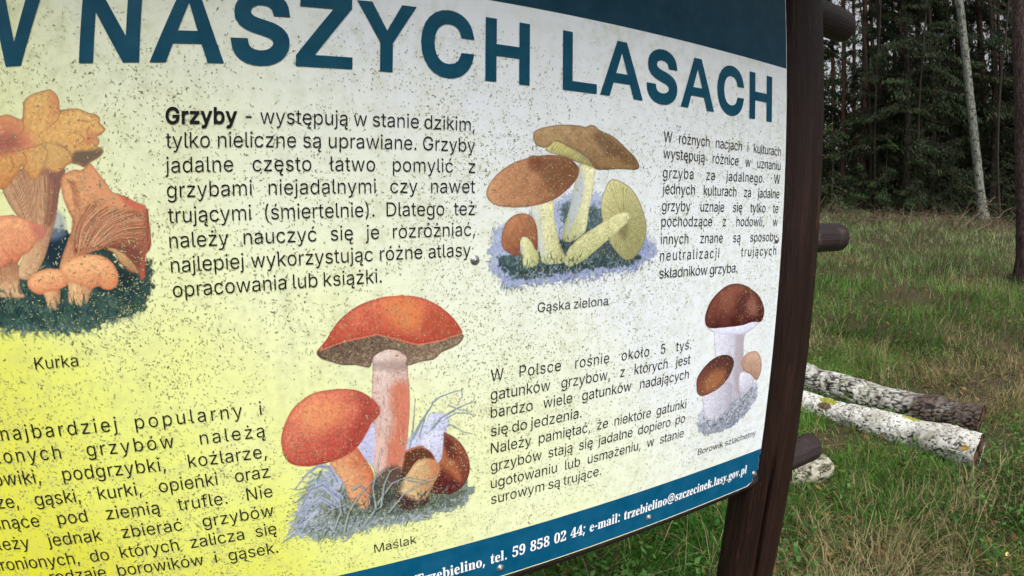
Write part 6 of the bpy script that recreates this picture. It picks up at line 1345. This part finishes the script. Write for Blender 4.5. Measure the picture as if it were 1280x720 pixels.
for px, d in [(1080, 31), (1110, 30), (1145, 29), (1180, 31), (1218, 30), (1252, 36), (1096, 37), (1165, 38), (1205, 40), (1130, 43)]:
    plant('spruce_tree', px, d, FR.uniform(0.9, 1.15), FR.uniform(0, 6.28), 'dark spruce deeper in the forest, crown merging into the others', 'spruces deeper in the forest')
for px, d in [(1310, 25), (1345, 27), (1385, 24), (980, 28), (930, 26), (880, 29), (820, 27), (740, 28), (640, 27), (540, 29), (680, 33), (905, 33), (780, 36), (1330, 34), (960, 36), (850, 37)]:
    plant('spruce_tree', px, d, FR.uniform(0.9, 1.1), FR.uniform(0, 6.28), 'dark spruce behind the board or past the right edge', 'spruces outside the view')
for px, d, th, lb in [(1050, 25, 0.8, 'reddish pine trunk nearest the post, under the top rail end'), (1074, 29, 1.0, 'orange brown pine trunk, second from the post'), (1118, 26, 0.6, 'thin dark pine trunk left of the forest middle'),
                      (1142, 34, 1.0, 'reddish pine trunk half hidden by spruce boughs left of the birch'), (1188, 32, 0.9, 'brown pine trunk just left of the pale birch'),
                      (1222, 27, 0.95, 'brown pine trunk just right of the pale birch'), (1247, 30, 0.8, 'brown pine trunk between birch and the rough trunk at the right edge')]:
    plant('pine_tree', px, d, 1.0, FR.uniform(0, 6.28), lb, GP, th)
for px, d in [(1062, 40), (1100, 42), (1086, 35), (1156, 44), (1175, 36), (1212, 46), (1238, 41), (1262, 44), (1034, 38)]:
    plant('pine_tree', px, d, FR.uniform(.95, 1.1), FR.uniform(0, 6.28), 'distant pine trunk glimpsed between the spruces', 'distant pines', 1.0)
for px, d in [(1320, 30), (1365, 31), (940, 31), (860, 33), (780, 30)]:
    plant('pine_tree', px, d, 1.0, FR.uniform(0, 6.28), 'pine behind the board or past the right edge', 'pines outside the view', 1.0)
for px, d, sc, lb in [(1103, 21.5, 0.75, 'young green spruce with light tips left of the forest middle'), (1140, 21, 0.6, 'small young spruce at the grass edge left of the birch'), (1036, 20.5, 0.9, 'young bright green spruce beside the timber post'), (1068, 21.5, 0.5, 'low bushy young spruce second from the timber post'), (1185, 22, 0.7, 'young spruce just left of the pale birch foot'), (1250, 21.5, 0.6, 'young spruce between the pale birch and the rough pine trunk')]:
    plant('young_spruce', px, d, sc, FR.uniform(0, 6.28), lb, GY)

# the pale birch
def path_tree(kind, pts, d, r0, r1, mat, label, cat, m=60, n=16, rough=0.02, flare=0.5, seed=1):
    """trunk that runs through the given pixels at ground distance d"""
    P = []
    for px, py in pts:
        a, e = azel(px, py); P.append((d * math.sin(a), d * math.cos(a), EYE + d * math.tan(e)))
    P = np.array(P); z = P[:, 2]
    zz = np.linspace(z[0] - 0.3, z[-1] + 7, m)
    def ext(q, col):
        c = np.polyfit(z, P[:, col], 2 if len(pts) > 2 else 1)
        return np.polyval(c, np.clip(q, z[0] - .3, z[-1])) + np.clip(q - z[-1], 0, 99) * np.polyval(np.polyder(c), z[-1])
    path = np.stack([ext(zz, 0), ext(zz, 1), zz], 1)
    rad = [(r0 + (r1 - r0) * i / (m - 1)) * (1 + flare * math.exp(-max(0, q - z[0]) / 0.3)) for i, q in enumerate(zz)]
    root = empty(kind, tuple(path[0])); tag(root, label, cat)
    V, F = tube(path, rad, n, True, rough, seed)
    o = mesh('trunk', [tuple(v - path[0]) for v in V], F, mat, smooth=True); o.parent = root
    return root, path
rt, pth = path_tree('birch_tree', [(1229, 270), (1221, 205), (1214, 140), (1209, 80), (1201, 20)], 21.0, 0.150, 0.115, M_birch, 'pale grey birch trunk with dark marks, leaning left in front of dark forest', 'birch', rough=0.03, seed=4)
cm = needle_crown('crown', 14.5, 9.5, 2.0, 2600, 801, hang=-0.1, tone=2.0, fsize=1.6, shape=0.3)
o = bpy.data.objects.new('crown', cm); COL.objects.link(o); o.parent = rt; o.location = Vector(pth[-1] - pth[0]) - Vector((0, 0, 12))
# the near pine at the right edge of the picture
gp = at_ground(1277, 352); dp = math.hypot(gp.x, gp.y)
rt, pth = path_tree('rough_pine', [(1285, 350), (1284, 240), (1281, 120), (1277, 0)], dp, 0.205, 0.15, M_pine, 'rough barked pine trunk cut by the right edge of the picture', 'pine', m=120, n=40, rough=0.035, flare=0.28, seed=6)
cm = needle_crown('crown', 15, 9.5, 2.6, 3000, 803, hang=-0.1, tone=1.3, fsize=1.5, shape=0.3)
o = bpy.data.objects.new('crown', cm); COL.objects.link(o); o.parent = rt; o.location = Vector(pth[-1] - pth[0]) - Vector((0, 0, 12))

# thin bare stems in front of the spruces
for px, d, r, lb in [(1095, 22, 0.035, 'thin bare grey stem left of the forest middle'), (1086, 23, 0.05, 'bare dead stem beside the second pine trunk'), (1150, 21.5, 0.04, 'short leaning bare stem below the dark spruce boughs'),
                     (1250, 21, 0.045, 'bare stem between the pale birch and the rough pine trunk')]:
    a = FR.uniform(-6, 6)
    rt, pth = path_tree('dead_tree', [(px, 275), (px + a * 0.5, 170), (px - a, 60)], d, r, r * 0.6, M_twig, lb, 'dead tree', m=24, n=7, rough=0.05, flare=0.3, seed=int(px))
    o = bpy.data.objects.new('dead_branches', twig_mesh('dead_branches', 0.4, 6.5, 26, 1.1, int(px) + 1, 0.010)); COL.objects.link(o); o.parent = rt; o['kind'] = 'stuff'

# fallen dry branches at the forest edge
def dry_branch(pts, r, label, seed):
    rg = np.random.default_rng(seed); P = []
    for px, py, d, h in pts:
        x, y, z = at_dist(px, d); P.append(Vector((x, y, z + h)))
    path = []
    for i in range(len(P) - 1):
        for k in range(5): path.append(P[i].lerp(P[i + 1], k / 5) + Vector(rg.normal(0, .02, 3)))
    path.append(P[-1]); m = len(path)
    V, F = tube(path, [r * (1 - 0.8 * i / m) for i in range(m)], 6, True)
    for _ in range(9):
        i = rg.integers(2, m - 1); q = path[i]; dr = Vector(rg.normal(0, 1, 3)); dr.z = abs(dr.z) * 0.6; dr.normalize(); l = rg.uniform(.3, .9)
        v, f = tube([q, q + dr * l * .5 + Vector((0, 0, .03)), q + dr * l], [r * .35, r * .25, r * .1], 4, False)
        F += [tuple(t_ + len(V) for t_ in t) for t in f]; V = list(V) + v
    tag(mesh('dry_branch', [tuple(v) for v in V], F, M_brush), label, 'branch', 'dry branches lying at the forest edge')
dry_branch([(1202, 0, 17.5, .1), (1222, 0, 18, .55), (1240, 0, 18.5, .95)], .03, 'dry branch slanting up to the right below the pale birch', 1)
dry_branch([(1190, 0, 17, .15), (1206, 0, 17.2, .45), (1224, 0, 17.4, .20)], .022, 'low arched dry branch left of the birch foot', 2)
dry_branch([(1214, 0, 16.8, .05), (1238, 0, 17.4, .35), (1262, 0, 18, .75)], .026, 'long dry branch between the birch foot and the rough pine', 3)
dry_branch([(1085, 0, 18, .08), (1112, 0, 18.2, .16), (1142, 0, 18.4, .10)], .024, 'grey dry branch lying flat on the grass edge in the middle', 4)
dry_branch([(1166, 0, 16.2, .7), (1168, 0, 16, .4), (1174, 0, 15.8, .05)], .022, 'short dark stick standing in grass left of the birch', 5)

def brushwood():
    rg = np.random.default_rng(44); V = []; F = []
    for i in range(900):
        px = rg.uniform(1000, 1330); d = rg.uniform(17.5, 24); x, y, z = at_dist(px, d)
        l = rg.uniform(.2, 0.9); a = rg.uniform(0, 6.28); e = rg.uniform(0, 0.9) ** 1.5
        dr = np.array([math.cos(a) * math.cos(e), math.sin(a) * math.cos(e), math.sin(e)])
        p0 = np.array([x, y, z]); p1 = p0 + dr * l * .5 + np.array([0, 0, .05]); p2 = p0 + dr * l
        v, f = tube([p0, p1, p2], [.010, .007, .003], 3, False)
        F += [tuple(t_ + len(V) for t_ in t) for t in f]; V += v
    o = mesh('brushwood', [tuple(v) for v in V], F, M_brush); o['kind'] = 'stuff'
brushwood()

# the far side of the wood, one dark mass of trunks and needles
def far_wood():
    rg = np.random.default_rng(90); n = 60000
    a = np.radians(rg.uniform(15, 108, n)); d = rg.uniform(52, 66, n)
    hgt = rg.random(n) ** 1.1 * (11 + 5 * vnoise(np.stack([a * 60, a * 0], 1), 6, 3, 2))
    X, Y = d * np.sin(a), d * np.cos(a); Z = ground_z(X, Y) + hgt
    C_ = np.stack([X, Y, Z], 1); D = rg.normal(0, 1, (n, 3)); D[:, 2] = -np.abs(D[:, 2]); D /= np.linalg.norm(D, axis=1)[:, None]
    sd_ = np.cross(D, rg.normal(0, 1, (n, 3))); sd_ /= np.linalg.norm(sd_, axis=1)[:, None]
    L = rg.uniform(.3, .9, n); w = rg.uniform(.06, .2, n)
    V = np.stack([C_ - sd_ * w[:, None], C_ + sd_ * w[:, None], C_ + D * L[:, None]], 1).reshape(-1, 3)
    o = mesh('far_wood', V, np.arange(n * 3).reshape(n, 3), M_needle)
    c = np.array([0.034, 0.050, 0.020]) * rg.uniform(.5, 1.5, (n, 1))
    set_color(o.data, 'tone', np.repeat(np.concatenate([c, np.ones((n, 1))], 1)[:, None], 3, 1).reshape(-1, 4))
    o['kind'] = 'stuff'
far_wood()
